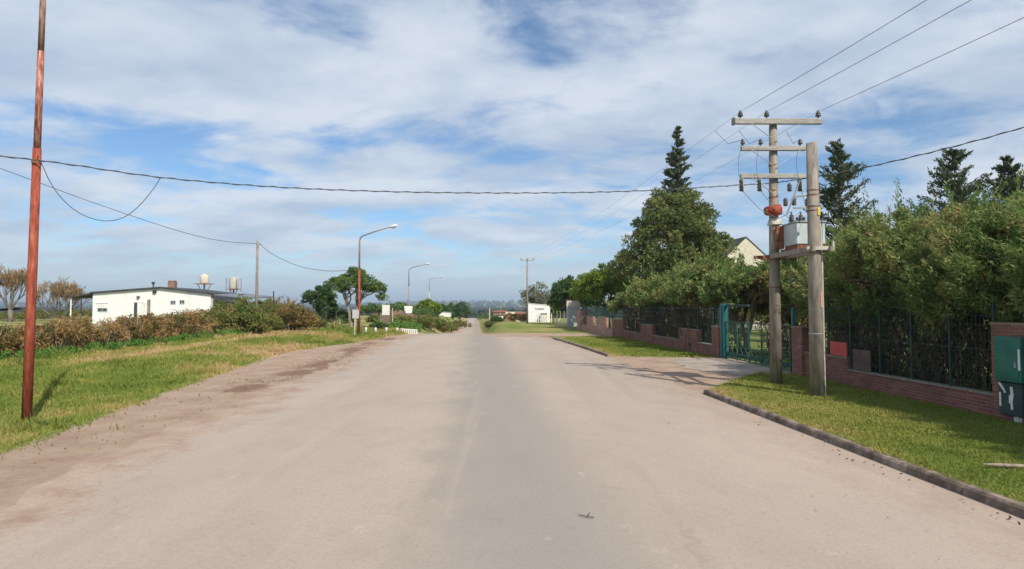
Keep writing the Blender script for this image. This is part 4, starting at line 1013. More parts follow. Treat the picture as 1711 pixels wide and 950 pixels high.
for i, x in enumerate((8.4, 8.6, 8.8, 9.0)):
    m_ = MB().lathe((x, 17.55, zt1 + 0.04), [(0.035, 0), (0.05, 0.03), (0.03, 0.06), (0.05, 0.1), (0.02, 0.15)], 10); m_.build('low_voltage_bushing', MT['insul'], tf, smooth=True); lv.append(Vector((x, 17.55, zt1 + 0.19)))
# arrester brackets and leads on the short pole's top side
ab = thing('arrester_bracket', (bp2.x, Y2 + 0.25, at(1350, 330, Y2).z), 'bracket with dark arresters and leads behind the shorter pole above the transformer', 'bracket')
m_ = MB(); zb = at(1350, 348, 17.0).z
m_.bar((8.0, 16.95, zb), (8.75, 16.75, zb), 0.05); m_.bar((8.1, 17.05, zb + 0.35), (8.75, 16.75, zb + 0.35), 0.04); m_.bar((bp2.x - 0.3, 16.9, zb - 0.2), (bp2.x, 16.7, zb + 0.75), 0.04)
m_.build('arm', MT['galv'], ab)
for dx, dz in ((-0.32, 0.1), (-0.08, 0.12), (-0.2, 0.52), (0.3, 0.1)):
    m_ = MB().lathe((bp2.x + dx, 16.9, zb + dz - 0.05), [(0.03, 0), (0.075, 0.03), (0.045, 0.06), (0.075, 0.1), (0.045, 0.13), (0.07, 0.17), (0.02, 0.24)], 10); m_.build('arrester', MT['insul'], ab, smooth=True)

# ------------------------------------------------------------------ wires
def sagline(a, b, sag, n=28):
    a, b = Vector(a), Vector(b); return [a.lerp(b, i / n) - Vector((0, 0, 4 * sag * (i / n) * (1 - i / n))) for i in range(n + 1)]
def wire(name, pts, r, m, label, cat, group=None, twist=False):
    mb = MB(); mb.tube(pts, r, 6)
    if twist:
        ps = []
        tot = 0; prev = Vector(pts[0])
        # finely resampled helper strand wound round the bundle
        for i in range(len(pts) - 1):
            for k in range(6):
                p = Vector(pts[i]).lerp(Vector(pts[i + 1]), k / 6); tot += (p - prev).length; prev = p
                a = tot / 0.55 * 2 * PI; ps.append(p + Vector((0, 0.011 * math.cos(a), 0.015 * math.sin(a))))
        mb.tube(ps, r * 0.85, 5)
    return tag(mb.build(name, m), label, cat, group)
FAR = Vector((at(881, 434, 83).x, 83, at(881, 434, 83).z + 0.15))
HVG = 'high voltage conductors on the top crossarm'
for i, (t_, lab) in enumerate(zip(topins, ('left one of the thin conductors running from the top crossarm out overhead', 'middle one of the thin conductors running from the top crossarm out overhead', 'right one of the thin conductors running from the top crossarm out overhead'))):
    tgt = [at(1525, 0, 13.0), at(1597, 0, 12.9), at(1706, 17, 12.6)][i]
    dirv = (tgt - t_); end = t_ + dirv * 4.2
    pts = sagline(t_, end, 0.25, 24)
    pts2 = sagline(t_, FAR + Vector(((i - 1) * 0.9, 0, 0)), 0.55, 30)
    wire('power_line', list(reversed(pts2)) + pts[1:], [0.004] * len(pts2) + [0.0075] * (len(pts) - 1), MT['alum'], lab, 'power line', HVG)
for i in range(3):
    m_ = MB()
    a = topins[i]; k = a + Vector((-0.25, 1.6, -0.12)); c = midins[i]
    m_.tube([k, k.lerp(c, 0.5) - Vector((0, 0, 0.28)), c], 0.009, 5)
    q = cut[i]; m_.tube([c, c.lerp(q, 0.35) + Vector((-0.14, 0, -0.1)), c.lerp(q, 0.7) + Vector((-0.12, 0, 0)), q + Vector((0, 0.08, 0.4))], 0.009, 5)
    h = hv[i]; m_.tube([q, q.lerp(h, 0.3) + Vector((0.06, 0, -0.35)), q.lerp(h, 0.7) + Vector((0.05, 0, -0.4)), h], 0.009, 5)
    tag(m_.build('jumper_wire', MT['alum']), ['thin jumper wire looping down from the outermost roadside insulators', 'thin jumper wire looping down from the middle insulators', 'thin jumper wire dropping from the far right insulators to the transformer'][i], 'wire', 'jumper wires on the tall pole')
# thick bundle across the road
RP_b = gnd(44.5, 697, 0.15); RP_Y = RP_b.y
pA = at(68, 268, RP_Y - 0.12); pB = at(1288, 306, Y1 - 0.2)
mid_pts = [at(px, py, RP_Y - 0.12 + (Y1 - 0.2 - RP_Y + 0.12) * f) for px, py, f in ((268, 296, 0.22), (460, 312, 0.39), (640, 319.5, 0.53), (800, 322, 0.655), (950, 321.5, 0.76), (1080, 318, 0.86), (1200, 311, 0.945))]
def smooth_path(ctrl, n=8):
    c = [Vector(p) for p in ctrl]; c = [c[0] * 2 - c[1]] + c + [c[-1] * 2 - c[-2]]; out = []
    for i in range(1, len(c) - 2):
        p0, p1, p2, p3 = c[i - 1], c[i], c[i + 1], c[i + 2]
        for k in range(n):
            t = k / n
            out.append(0.5 * ((2 * p1) + (p2 - p0) * t + (2 * p0 - 5 * p1 + 4 * p2 - p3) * t * t + (3 * p1 - p0 - 3 * p2 + p3) * t ** 3))
    out.append(c[-2]); return out
left_end = at(-220, 238, 12.6); right_end = at(1900, 150, 12.2)
cab_pts = smooth_path([left_end, pA] + mid_pts + [pB], 7)
wire('overhead_cable', cab_pts, 0.0115, MT['wire'], 'thick twisted black cable spanning the road from the red pole', 'cable', twist=True)
wire('overhead_cable', smooth_path([pB, at(1357, 296, Y2 + 0.3), at(1430, 283, 15.6), at(1560, 253, 14.3), at(1711, 212, 13.2), right_end], 8), 0.0115, MT['wire'], 'thick black cable leaving the tall pole over the conifers', 'cable', twist=True)
lp = [at(px, py, RP_Y - 0.1 + (0.22 * (Y1 - RP_Y)) * f) for px, py, f in ((70, 274, 0), (85, 306, .07), (105, 333, .18), (130, 354, .3), (158, 366, .45), (185, 368.5, .58), (210, 361, .7), (233, 343, .82), (255, 317, .93), (268, 297, 1))]
wire('loop_cable', smooth_path(lp, 4), 0.008, MT['wire'], 'thin slack cable hanging in a loop below the thick cable', 'cable')

# ------------------------------------------------------------------ left side poles and lamps
rp = thing('red_pole', RP_b, 'tall rusty red steel pole standing alone on the grass verge', 'pole')
top = at(72.5, -20, RP_Y)
def rpt(f): return RP_b.lerp(top, f)
MB().tube([rpt(-0.02), rpt(0.30), rpt(0.62)], [0.093, 0.088, 0.079], 16).build('lower_tube', MT['rust'], rp, smooth=True)
MB().tube([rpt(0.615), rpt(0.85)], [0.067, 0.063], 16).build('upper_tube', mottled('faded_pink_paint', [(0.14, 0.05, 0.03), (0.33, 0.12, 0.08), (0.50, 0.30, 0.235)], 4, 0.75, 0.3, 30, (0.34, 0.66), stretch=(5, 5, 1)), rp, smooth=True)
MB().tube([rpt(0.85), rpt(1.04)], [0.058, 0.054], 16).build('upper_tube', mottled('grey_brown_tube', [(0.11, 0.055, 0.035), (0.24, 0.13, 0.085), (0.36, 0.26, 0.2)], 4, 0.75, 0.3, 30, stretch=(5, 5, 1)), rp, smooth=True)
m_ = MB(); zc_ = pA.z; f = (zc_ - RP_b.z) / (top.z - RP_b.z); q = rpt(f); m_.tube([q - Vector((0, 0, 0.04)), q + Vector((0, 0, 0.04))], 0.09, 14); m_.tube([q + Vector((0.05, -0.05, 0.02)), q + Vector((0.13, -0.12, 0.12)), q + Vector((0.2, -0.12, 0.06))], 0.01, 5)
m_.build('cable_clamp', MT['rust_dark'], rp)
for k in range(1): pass
Cw = np.array([[RP_b.x + random.gauss(0.15, .28), RP_b.y - .3 + random.gauss(0, .12), 0] for _ in range(11)]); Cw[:, 2] = terr(Cw[:, 0], Cw[:, 1]) + .04
P, D, tint = clump_leaves(Cw, rng.uniform(.07, .14, 11), 40, .8); P[:, 2] = np.maximum(P[:, 2], terr(P[:, 0], P[:, 1])); tag(leaf_cloud('weed_tuft', P, D, .1, .025, MT['midleaf'], None, tint), 'dark green weed tuft growing at the foot of the red pole', 'weed')

def lamp_post(base, ztip, zbend, tip, label, lower, uppermat, head='grey', r=0.075):
    root = thing('street_lamp', base, label, 'street lamp', 'street lamps along the left verge')
    b = Vector(base); bend = Vector((b.x, b.y, zbend)); tipv = Vector(tip)
    h = zbend - b.z
    MB().tube([b - Vector((0, 0, 0.1)), b + Vector((0, 0, h * 0.68))], [r * 1.25, r * 1.1], 12).build('lower_tube', lower, root, smooth=True)
    pts = [b + Vector((0, 0, h * 0.675)), bend - Vector((0, 0, 0.25)), bend + Vector((0.06, 0, 0.05)), bend.lerp(tipv, 0.12) + Vector((0, 0, 0.12)), bend.lerp(tipv, 0.5) + Vector((0, 0, 0.10)), tipv]
    MB().tube(pts, [r * 0.9, r * 0.8, r * 0.75, r * 0.7, r * 0.6, r * 0.5], 10).build('arm', uppermat, root, smooth=True)
    d = (tipv - bend); d.z = d.z * 0.6; d.normalize()
    a = tipv - d * 0.15; hd = MB(); hd.tube([a, a + d * 0.12, a + d * 0.45, a + d * 0.75, a + d * 0.85], [0.04, 0.09, 0.13, 0.11, 0.03], 12)
    ho = hd.build('lamp_head', MT['white'], root, smooth=True)
    gl = MB(); gl.tube([a + d * 0.3 - Vector((0, 0, 0.09)), a + d * 0.5 - Vector((0, 0, 0.12)), a + d * 0.75 - Vector((0, 0, 0.08))], [0.03, 0.09, 0.03], 10); gl.build('lens', MT['sign_grey'], ho, smooth=True)
    return root
Yl = 50.0; b1 = P0(600, Yl)
lamp_post(b1, 0, at(601, 398, Yl).z, at(652, 379, Yl - 1.2), 'nearest street lamp with rusty red post and curved arm', MT['rust'], MT['lampgrey'], r=0.085)
Y3 = 92; b2 = P0(683, Y3)
lamp_post(b2, 0, at(685, 450, Y3).z, at(712, 441, Y3 - 1.5), 'second street lamp, grey post above the white board', MT['lampgrey'], MT['lampgrey'], r=0.09)
Y4 = 134; b3 = P0(717, Y4)
lamp_post(b3, 0, at(718, 467, Y4).z, at(736, 463, Y4 - 2), 'farthest street lamp, thin pale post with yellowed base', MT['yellowpost'], MT['galv'], r=0.08)
Y5 = 51.5; b4 = P0(429, Y5)
gp = thing('concrete_post', b4, 'slim grey pole carrying a cable above the bushes', 'utility pole')
zt = at(429, 402, Y5).z
MB().tube([Vector(b4), Vector((b4[0], Y5, zt))], [0.14, 0.095], 12).build('pole', MT['concrete'], gp, smooth=True)
m_ = MB().box((b4[0] + 0.12, Y5, zt - 0.28), (0.2, 0.12, 0.12)); m_.build('cable_bracket', MT['galv'], gp)
PT = Vector((b4[0], Y5 - 0.12, zt - 0.26))
sec = smooth_path([at(-260, 190, 34), at(0, 281, 40), at(150, 336, 44), at(290, 383, 47.6), at(370, 402, 49.8), PT], 7)
wire('overhead_cable', sec, 0.022, MT['wire'], 'thin black cable sagging behind the red pole to the slim grey pole', 'cable')
wire('overhead_cable', smooth_path([PT + Vector((0.2, 0, 0)), at(455, 424, 51.2), at(490, 441, 50.9), at(520, 449, 50.6), at(555, 452.5, 50.3), at(597, 450, 50.0)], 6), 0.022, MT['wire'], 'cable drooping from the slim grey pole to the nearest street lamp', 'cable')

# ------------------------------------------------------------------ dry hedge and bushes on the left
def hedge():
    base = (-21.2, 32, 0.1); root = thing('dry_hedge', base, 'long low hedge of dry brown vines behind the grass verge', 'hedge')
    n = 470; yy = 19 + rng.uniform(0, 1, n) ** 1.0 * 25
    xc = np.interp(yy, [19, 25, 33, 38, 44], [-21.8, -21.8, -21.6, -21.9, -22.6])
    top = np.interp(yy, [19, 26, 34, 40, 44], [1.3, 1.4, 1.62, 1.65, 1.75]) + 0.25 * np.sin(yy * 1.7) * np.sin(yy * 0.61 + 1)
    x = xc + rng.normal(0, 0.42, n); z = rng.uniform(0.1, 1.0, n) ** 0.8 * (top - 0.25)
    x = x - 0.3 + 0.55 * (1 - z / top)
    C = np.stack([x, yy, z + terr(x, yy)], 1); R = rng.uniform(0.22, 0.42, n)
    tc = np.clip(0.56 + 0.36 * np.sin(yy * 0.9 + 2 * np.sin(yy * 0.33)) * 0.6 + rng.normal(0, 0.26, n), 0, 1)
    P, D, tint = clump_leaves(C, R * rng.uniform(.6, 1.3, n), 105, 1.1, tc, 0.2); D[:, 2] = D[:, 2] * 1.3 - 0.6
    P[:, 2] = np.maximum(P[:, 2], terr(P[:, 0], P[:, 1]) + 0.01)
    leaf_cloud('foliage', P, D, 0.23, 0.05, MT['dryleaf'], root, tint)
    mb = MB()
    for i in range(260):
        y = random.uniform(19, 44); x0 = float(np.interp(y, [19, 25, 33, 38, 44], [-21.8, -21.8, -21.6, -21.9, -22.6])) + random.uniform(-.4, .5)
        limb(mb, (x0, y, 0.05), (x0 + random.uniform(-.5, .5), y + random.uniform(-.6, .6), random.uniform(0.8, 2.0)), 0.02, 0.006, 0.25, 4, 4)
    mb.build('stems', MT['bark_pale'], root)
hedge()
# weeds at the foot of the hedge
Cw = []
for i in range(150):
    y = random.uniform(24, 50); x = float(np.interp(y, [22, 33, 38, 44, 50], [-20.9, -20.4, -20.5, -21.0, -20.6])) + random.gauss(0, 0.32); Cw.append((x, y, tz(x, y) + random.uniform(0.05, 0.28)))
Cw = np.array(Cw); P, D, tint = clump_leaves(Cw, rng.uniform(0.15, 0.35, len(Cw)), 70, 0.8); P[:, 2] = np.maximum(P[:, 2], terr(P[:, 0], P[:, 1]) + 0.01)
tag(leaf_cloud('weeds', P, D, 0.16, 0.05, MT['weed'], None, tint), kind='stuff')
BG = 'mixed bushes beyond the hedge'
for px, Y, H, r, lab, mt in ((362, 46, 2.2, 1.8, 'green bush where the dry hedge ends in front of the white house', 'bushleaf'), (397, 48.5, 3.05, 1.9, 'tallest leafy bush hiding the right end of the white house', 'bushleaf'),
                            (425, 47, 2.2, 1.8, 'low bush in front of the slim grey pole', 'bushleaf'), (458, 54, 3.0, 2.4, 'brownish bush just right of the slim grey pole', 'bushleaf'), (490, 52, 2.3, 2.0, 'rounded brownish bush between grey pole and dark tree', 'dryleaf'),
                            (512, 57, 1.3, 1.5, 'small low bush beside the dark round tree', 'bushleaf')):
    b = P0(px, Y)
    tn = (lambda C: np.clip(rng.normal(0.42, 0.22, len(C)), 0, 1)) if mt == 'bushleaf' else (lambda C: np.clip(rng.normal(0.35, 0.2, len(C)), 0, 1))
    bush('bush', b, [(0, 0, H * 0.45, r, r, H * 0.52), (-r * 0.6, 0.2, H * 0.35, r * 0.7, r * 0.7, H * 0.38), (r * 0.6, -0.2, H * 0.32, r * 0.7, r * 0.7, H * 0.36)], lab, MT[mt], 120, 62, 0.4, 0.22, 0.085, group=BG, tints=tn)

# white house
Yh = 64.0
hx0, hx1 = at(155, 500, Yh).x, at(352, 500, Yh).x; hz0 = tz(-37, Yh)
zl, zpk, zr = at(155, 490, Yh).z, at(268, 481.5, Yh).z, at(352, 491.5, Yh).z; xpk = at(268, 484, Yh).x
wh = thing('white_house', ((hx0 + hx1) / 2, Yh, hz0), 'low white rendered house with a dark sheet roof behind the dry hedge', 'house')
DP = Vector((0, 8, 0))
MB().prism([(hx0, Yh, hz0 - .1), (hx1, Yh, hz0 - .1), (hx1, Yh, zr), (xpk, Yh, zpk), (hx0, Yh, zl)], (0, 0, 0), DP).build('wall', MT['housewhite'], wh)
m_ = MB(); u = Vector((0, 0, 0.16)); q = Vector((0, -0.25, 0.01))
m_.prism([Vector((hx0 - .15, Yh, zl)) + q, Vector((xpk, Yh, zpk)) + q, Vector((xpk, Yh, zpk)) + q + u, Vector((hx0 - .15, Yh, zl)) + q + u], (0, 0, 0), DP * 1.06)
m_.prism([Vector((xpk + .002, Yh, zpk)) + q, Vector((hx1 + .25, Yh, zr - .02)) + q, Vector((hx1 + .25, Yh, zr - .02)) + q + u, Vector((xpk + .002, Yh, zpk)) + q + u], (0, 0, 0), DP * 1.06)
rf = m_.build('roof', MT['roofdark'], wh)
cx = at(288, 480, Yh + 2).x; zc0, zc1 = zpk - .4, at(288, 471, Yh + 2).z
MB().box((cx, Yh + 2, (zc0 + zc1) / 2), (0.72, 0.6, zc1 - zc0)).build('chimney', MT['brick_old'], rf)
m_ = MB()
for s in (-1, 1): m_.box((cx + s * .25, Yh + 2, zc1 + .08), (.18, .5, .16))
m_.build('chimney_cap', MT['rust_dark'], rf)
vx = at(256, 480, Yh + 1.5).x; m_ = MB().tube([(vx, Yh + 1.5, zpk - .2), (vx, Yh + 1.5, zpk + .55)], .07, 8); m_.tube([(vx, Yh + 1.5, zpk + .5), (vx, Yh + 1.5, zpk + .75)], .16, 10); m_.build('vent_pipe', MT['roofdark'], rf)
m_ = MB().box((at(259, 490, Yh).x, Yh - .1, zpk - .35), (.32, .2, .3)); m_.build('gutter_box', MT['roofdark'], wh)
def hwin(px0, px1, py0, py1, split=False, shutter=False):
    a, b = at(px0, py1, Yh), at(px1, py0, Yh); c = (a + b) / 2
    w = MB().box((c.x, Yh - .01, c.z), (b.x - a.x + .12, .08, b.z - a.z + .12)).build('window', MT['lattice'], wh)
    g = MB().box((c.x, Yh - .045, c.z), (b.x - a.x, .03, b.z - a.z)).build('pane', MT['glass'], w)
    MB().box((c.x, Yh - .07, c.z), (.05, .03, b.z - a.z)).build('mullion', MT['lattice'], w)
hwin(164, 179, 515.5, 519.5); hwin(286, 293, 502.5, 507); hwin(301, 308, 501.5, 506.5)
a, b = at(163, 514.5, Yh), at(180, 507, Yh); MB().box(((a.x + b.x) / 2, Yh - .05, (a.z + b.z) / 2), (b.x - a.x, .1, b.z - a.z)).build('roller_shutter', MT['white'], wh)
a = at(163, 506, Yh); MB().box(((a.x + b.x) / 2, Yh - .06, a.z), (b.x - a.x + .1, .12, .07)).build('shutter_rail', MT['lattice'], wh)
a, b = at(224, 534, Yh), at(241, 505, Yh); dr = MB().box(((a.x + b.x) / 2, Yh - .02, (hz0 + b.z) / 2), (b.x - a.x, .1, b.z - hz0)).build('door', MT['glass'], wh)
m_ = MB(); x0, x1 = at(231, 510, Yh).x, b.x
for i in range(6): z = hz0 + .1 + i * (b.z - hz0 - .15) / 5; m_.box(((x0 + x1) / 2, Yh - .09, z), (x1 - x0, .03, .07))
for x in np.linspace(x0, x1, 4): m_.box((x, Yh - .092, (hz0 + b.z) / 2), (.07, .03, b.z - hz0 - .1))
m_.box(((x0 + x1) / 2, Yh - .075, (hz0 + b.z) / 2), (x1 - x0, .012, b.z - hz0 - .1))
m_.build('grille', MT['white'], dr)
a = at(250, 500, Yh); MB().box((a.x, Yh - .12, (hz0 + a.z) / 2), (.22, .22, a.z - hz0)).build('downpipe', MT['concrete'], wh)
a = at(232, 496, Yh); m_ = MB().box((a.x, Yh - .12, a.z), (.22, .2, .2)); m_.build('wall_lamp', MT['insul'], wh)
# carport on the left end
cl = at(118, 498, Yh).x; z0c, z1c = at(118, 497.5, Yh).z, at(155, 491, Yh).z
m_ = MB().prism([(cl, Yh - .2, z0c), (hx0 - .152, Yh - .2, z1c), (hx0 - .152, Yh - .2, z1c + .14), (cl, Yh - .2, z0c + .12)], (0, 0, 0), (0, 6, 0)); m_.build('carport_roof', MT['roofdark'], wh)
for px, mt in ((103, 'white'), (136, 'roofdark'), (150, 'concrete')):
    x = at(px, 500, Yh).x; x = max(x, cl + .05); MB().tube([(x, Yh + (0 if px != 150 else 3), hz0 - .1), (x, Yh + (0 if px != 150 else 3), z0c + .03)], .07, 8).build('carport_post', MT[mt], wh)
# lower dark wing to the right
x2 = at(414, 500, Yh + 1).x; 
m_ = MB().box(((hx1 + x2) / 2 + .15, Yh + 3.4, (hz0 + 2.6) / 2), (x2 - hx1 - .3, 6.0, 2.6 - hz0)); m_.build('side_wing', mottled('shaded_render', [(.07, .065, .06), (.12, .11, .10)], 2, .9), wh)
zw0, zw1 = at(352, 493, Yh).z, at(424, 499, Yh).z
m_ = MB().prism([(hx1 + .26, Yh + .2, zw0), (x2 + .3, Yh + .2, zw1), (x2 + .3, Yh + 7.5, zw1 + .25), (hx1 + .26, Yh + 7.5, zw0 + .25)], (0, 0, 0), (0, 0, .12)); m_.build('wing_roof', MT['roofgrey'], wh)
m_ = MB().prism([(hx1 + .26, Yh + .12, zw0 - .55), (x2 + .3, Yh + .12, zw1 - .5), (x2 + .3, Yh + .12, zw1), (hx1 + .26, Yh + .12, zw0)], (0, 0, 0), (0, .06, 0)); m_.build('fascia', MT['roofdark'], wh)
# blue tarp heap
b = at(322, 524, 60); bz = tz(b.x, 60)
m_ = MB(); m_.lathe((0, 0, 0), [(1.0, 0), (.95, .7), (.8, 1.1), (.5, 1.35), (.1, 1.42)], 12); m_.v = [(b.x + v[0] * .95, 60 + v[1] * .8, bz + v[2] * (1 + .1 * math.sin(v[0] * 4))) for v in m_.v]
tag(m_.build('blue_tarp', MT['blue'], smooth=True), 'blue tarpaulin heap against the white house', 'tarpaulin')

# water tanks
Yt = 76; c = at(341.5, 472, Yt); zpl = at(341, 474, Yt).z; ztt = at(341, 459, Yt).z; gz = tz(c.x, Yt)
wt = thing('water_tank', (c.x, Yt, gz), 'pale barrel water tank on a wide platform behind the house', 'water tank', 'raised water tanks')
m_ = MB().lathe((c.x, Yt, zpl + .04), [(.5, 0), (.52, .05), (.52, ztt - zpl - .22), (.42, ztt - zpl - .08), (.18, ztt - zpl), (.14, ztt - zpl + .12)], 16); m_.build('barrel', MT['tank_pale'], wt, smooth=True)
MB().box((c.x, Yt, zpl), (1.9, 1.4, .07)).build('platform', MT['rust_dark'], wt)
for s in (-1, 1): MB().bar((c.x + s * .85, Yt, zpl - .03), (c.x + s * .15, Yt, zpl - 1.3), .07).build('leg', MT['galv'], wt)
MB().tube([(c.x, Yt, gz), (c.x, Yt, zpl)], .12, 8).build('column', MT['concrete_pale'], wt)
Yt = 74; c = at(390.5, 475, Yt); zpl = at(390, 484, Yt).z; ztt = at(390, 463, Yt).z; gz = tz(c.x, Yt)
wt = thing('water_tank', (c.x, Yt, gz), 'grey cylindrical water tank held in a light steel frame above the side wing', 'water tank', 'raised water tanks')
m_ = MB().lathe((c.x, Yt, zpl + .12), [(.54, 0), (.56, .05), (.56, ztt - zpl - .25), (.5, ztt - zpl - .14)], 16); m_.build('barrel', MT['tank'], wt, smooth=True)
m_ = MB()
for sx in (-1, 1):
    for sy in (-1, 1): m_.bar((c.x + sx * .64, Yt + sy * .6, zpl - .25), (c.x + sx * .64, Yt + sy * .6, ztt - .1), .05)
    m_.bar((c.x + sx * .64, Yt - .6, zpl + .05), (c.x + sx * .64, Yt + .6, zpl + .05), .05)
m_.bar((c.x - .66, Yt - .6, zpl + .05), (c.x + .66, Yt - .6, zpl + .05), .06); m_.bar((c.x - .66, Yt + .6, zpl + .05), (c.x + .66, Yt + .6, zpl + .05), .06)
m_.build('frame', MT['rust_dark'], wt)
m_ = MB(); m_.tube([(c.x, Yt, gz), (c.x, Yt, zpl + .1)], .1, 8); m_.bar((c.x, Yt, zpl - .7), (c.x - .5, Yt, zpl), .06); m_.bar((c.x, Yt, zpl - .7), (c.x + .5, Yt, zpl), .06); m_.build('column', MT['rust_dark'], wt)

# bare trees and the long shed at far left
b = P0(18, 82); bare_tree('bare_tree', b, 8.2, 0.52, 'bare winter tree with a single trunk, left of the red pole', 1, 'bare winter trees', 3)
b = P0(97, 80); bare_tree('bare_tree', b, 6.6, 0.62, 'bare spreading tree with many stems and orange brown twigs', 6, 'bare winter trees', 5)
Yq = 72; a, b = P0(438, Yq), P0(468, Yq); hq = at(450, 508, Yq).z
pw = thing('plastered_wall', ((a[0] + b[0]) / 2, Yq, a[2]), 'pale pinkish plastered hut peeping over the bushes right of the grey pole', 'hut')
MB().box(((a[0] + b[0]) / 2, Yq + 1.5, (hq + a[2]) / 2), (b[0] - a[0], 3, hq - a[2])).build('wall', mottled('pink_plaster', [(.42, .33, .28), (.52, .43, .37)], 2, .9), pw)
MB().box(((a[0] + b[0]) / 2, Yq + 1.5, hq + .05), (b[0] - a[0] + .3, 3.3, .09)).build('roof', MT['roofgrey'], pw)
x = at(457, 500, 70).x; tag(MB().tube([(x, 70, 0), (x, 70, at(457, 486, 70).z)], .07, 6).build('stove_pipe', MT['roofdark']), 'thin dark pipe standing beside the pinkish hut', 'pipe')
b = P0(470, 66); bare_tree('bare_sapling', b, 3.6, 0.3, 'small bare sapling beside the pinkish hut', 2, None, 11)
Ys = 110; a = at(-40, 520, Ys); b = at(66, 520, Ys)
sh = thing('long_shed', ((a.x + b.x) / 2, Ys, 0), 'long low dark roofed shed behind the bare trees', 'shed')
MB().box(((a.x + b.x) / 2, Ys + 3, .75), (b.x - a.x, 6, 1.5)).build('wall', mottled('dark_shed_wall', [(.06, .065, .06), (.12, .12, .11)], 1, .9), sh)
m_ = MB(); xm = (a.x * .35 + b.x * .65)
m_.prism([(a.x - .3, Ys - .3, 1.4), (xm, Ys - .3, 2.1), (b.x + .3, Ys - .3, 1.5), (b.x + .3, Ys - .3, 1.62), (xm, Ys - .3, 2.22), (a.x - .3, Ys - .3, 1.52)], (0, 0, 0), (0, 6.6, 0)); m_.build('roof', MT['roofdark'], sh)
for px, Y, H, r, lab in ((70, 96, 1.6, 3.0, 'low dark bush under the bare trees'), (130, 90, 1.9, 3.2, 'low bush seen under the carport of the white house'), (10, 92, 1.3, 3.5, 'low bush beside the long shed')):
    b = P0(px, Y); bush('field_bush', b, [(0, 0, H * .4, r, r, H * .55)], lab, MT['bushleaf'], 60, 40, .5, .3, .12, group='low bushes in the field')

# ------------------------------------------------------------------ trees, signs and bollards by the nearest lamp
b = P0(535, 59); broad_tree('round_tree', b, [(0, 0, 2.7, 1.55, 1.5, 1.5), (.7, 0, 2.0, 1.2, 1.2, 1.1)], 'small round dark tree on a dark trunk left of the white sign', 'tree', MT['darkleaf'], MT['bark'], 90, 80, .4, .24, .1, .17, fork=1.3, limbs=10)
b = P0(590, 62); broad_tree('spreading_tree', b, [(.3, 0, 4.5, 2.1, 2.0, 1.35), (-1.7, 0, 4.2, 1.4, 1.5, 1.0), (2.2, 0, 3.9, 1.3, 1.3, .75), (3.2, 0, 3.2, .6, .6, .4), (.2, 0, 5.5, 1.1, 1.1, .7)], 'spreading green tree with pale trunks behind the nearest street lamp', 'tree', MT['midleaf'], MT['bark_pale'], 140, 85, .48, .24, .1, .2, stems=2, fork=2.2, limbs=18, rmin=.35)
b = P0(633, 60); bush('weed_clump', b, [(0, 0, .4, .9, .7, .5)], 'dark low shrub at the foot of the spreading tree', MT['darkleaf'], 24, 40, .25, .18, .07)
b = P0(625, 60); 
b = P0(562, 63); bush('dark_bush', b, [(0, 0, 1.0, 1.5, 1.2, 1.1), (-1.2, 0, .8, 1.0, 1.0, .8), (1.2, 0, .7, 1.0, 1, .8)], 'dark bush mass between the round tree and the spreading tree', MT['darkleaf'], 60, 60, .35, .22, .09)
for px, lab in ((545, 'dark thin fence stake just right of the round tree trunk'), (562, 'dark thin fence stake in front of the dark bush mass')):
    p = P0(px, 57.5); tag(MB().tube([p, (p[0], p[1], p[2] + 1.7)], .05, 6).build('fence_stake', MT['roofdark']), lab, 'stake')
Y = 48.5; c = at(594, 525, Y); gz = tz(c.x, Y)
sg = thing('grey_sign', (c.x, Y, gz), 'grey sign on a yellowed post just in front of the nearest street lamp', 'sign')
a, b = at(589, 532, Y), at(600, 517, Y); MB().box((c.x, Y, (a.z + b.z) / 2), (b.x - a.x, .05, b.z - a.z)).build('board', MT['sign_grey'], sg, bevel=.02)
x = at(592.5, 540, Y).x; MB().tube([(x, Y + .05, gz), (x, Y + .05, b.z - .05)], .05, 8).build('post', MT['yellowpost'], sg)
Y = 66; c = at(645, 517, Y); gz = tz(c.x, Y)
wb_ = thing('white_cabinet', (c.x, Y, gz), 'white upright cabinet on a pinkish plinth near the old brick walls', 'cabinet')
a, b = at(639.5, 526, Y), at(651, 509, Y); MB().box((c.x, Y, (a.z + b.z) / 2), (b.x - a.x, .6, b.z - a.z)).build('body', MT['white'], wb_, bevel=.01)
MB().box((c.x - .1, Y, (gz + a.z) / 2), (.95, .8, a.z - gz)).build('plinth', MT['brownwall'], wb_)
Y = 90; c = at(683, 516, Y); gz = tz(c.x, Y)
wb2 = thing('white_board', (c.x, Y, gz), 'white board narrowing downwards below the second street lamp', 'sign')
a, b = at(676, 523, Y), at(690, 511, Y); w_ = b.x - a.x
MB().prism([(c.x - w_ * .42, Y - .3, a.z), (c.x + w_ * .42, Y - .3, a.z), (c.x + w_ * .5, Y - .3, b.z), (c.x - w_ * .5, Y - .3, b.z)], (0, 0, 0), (0, .08, 0)).build('board', MT['white'], wb2)
MB().tube([(c.x, Y - .2, gz), (c.x, Y - .2, b.z - .1)], .05, 8).build('post', MT['galv'], wb2)
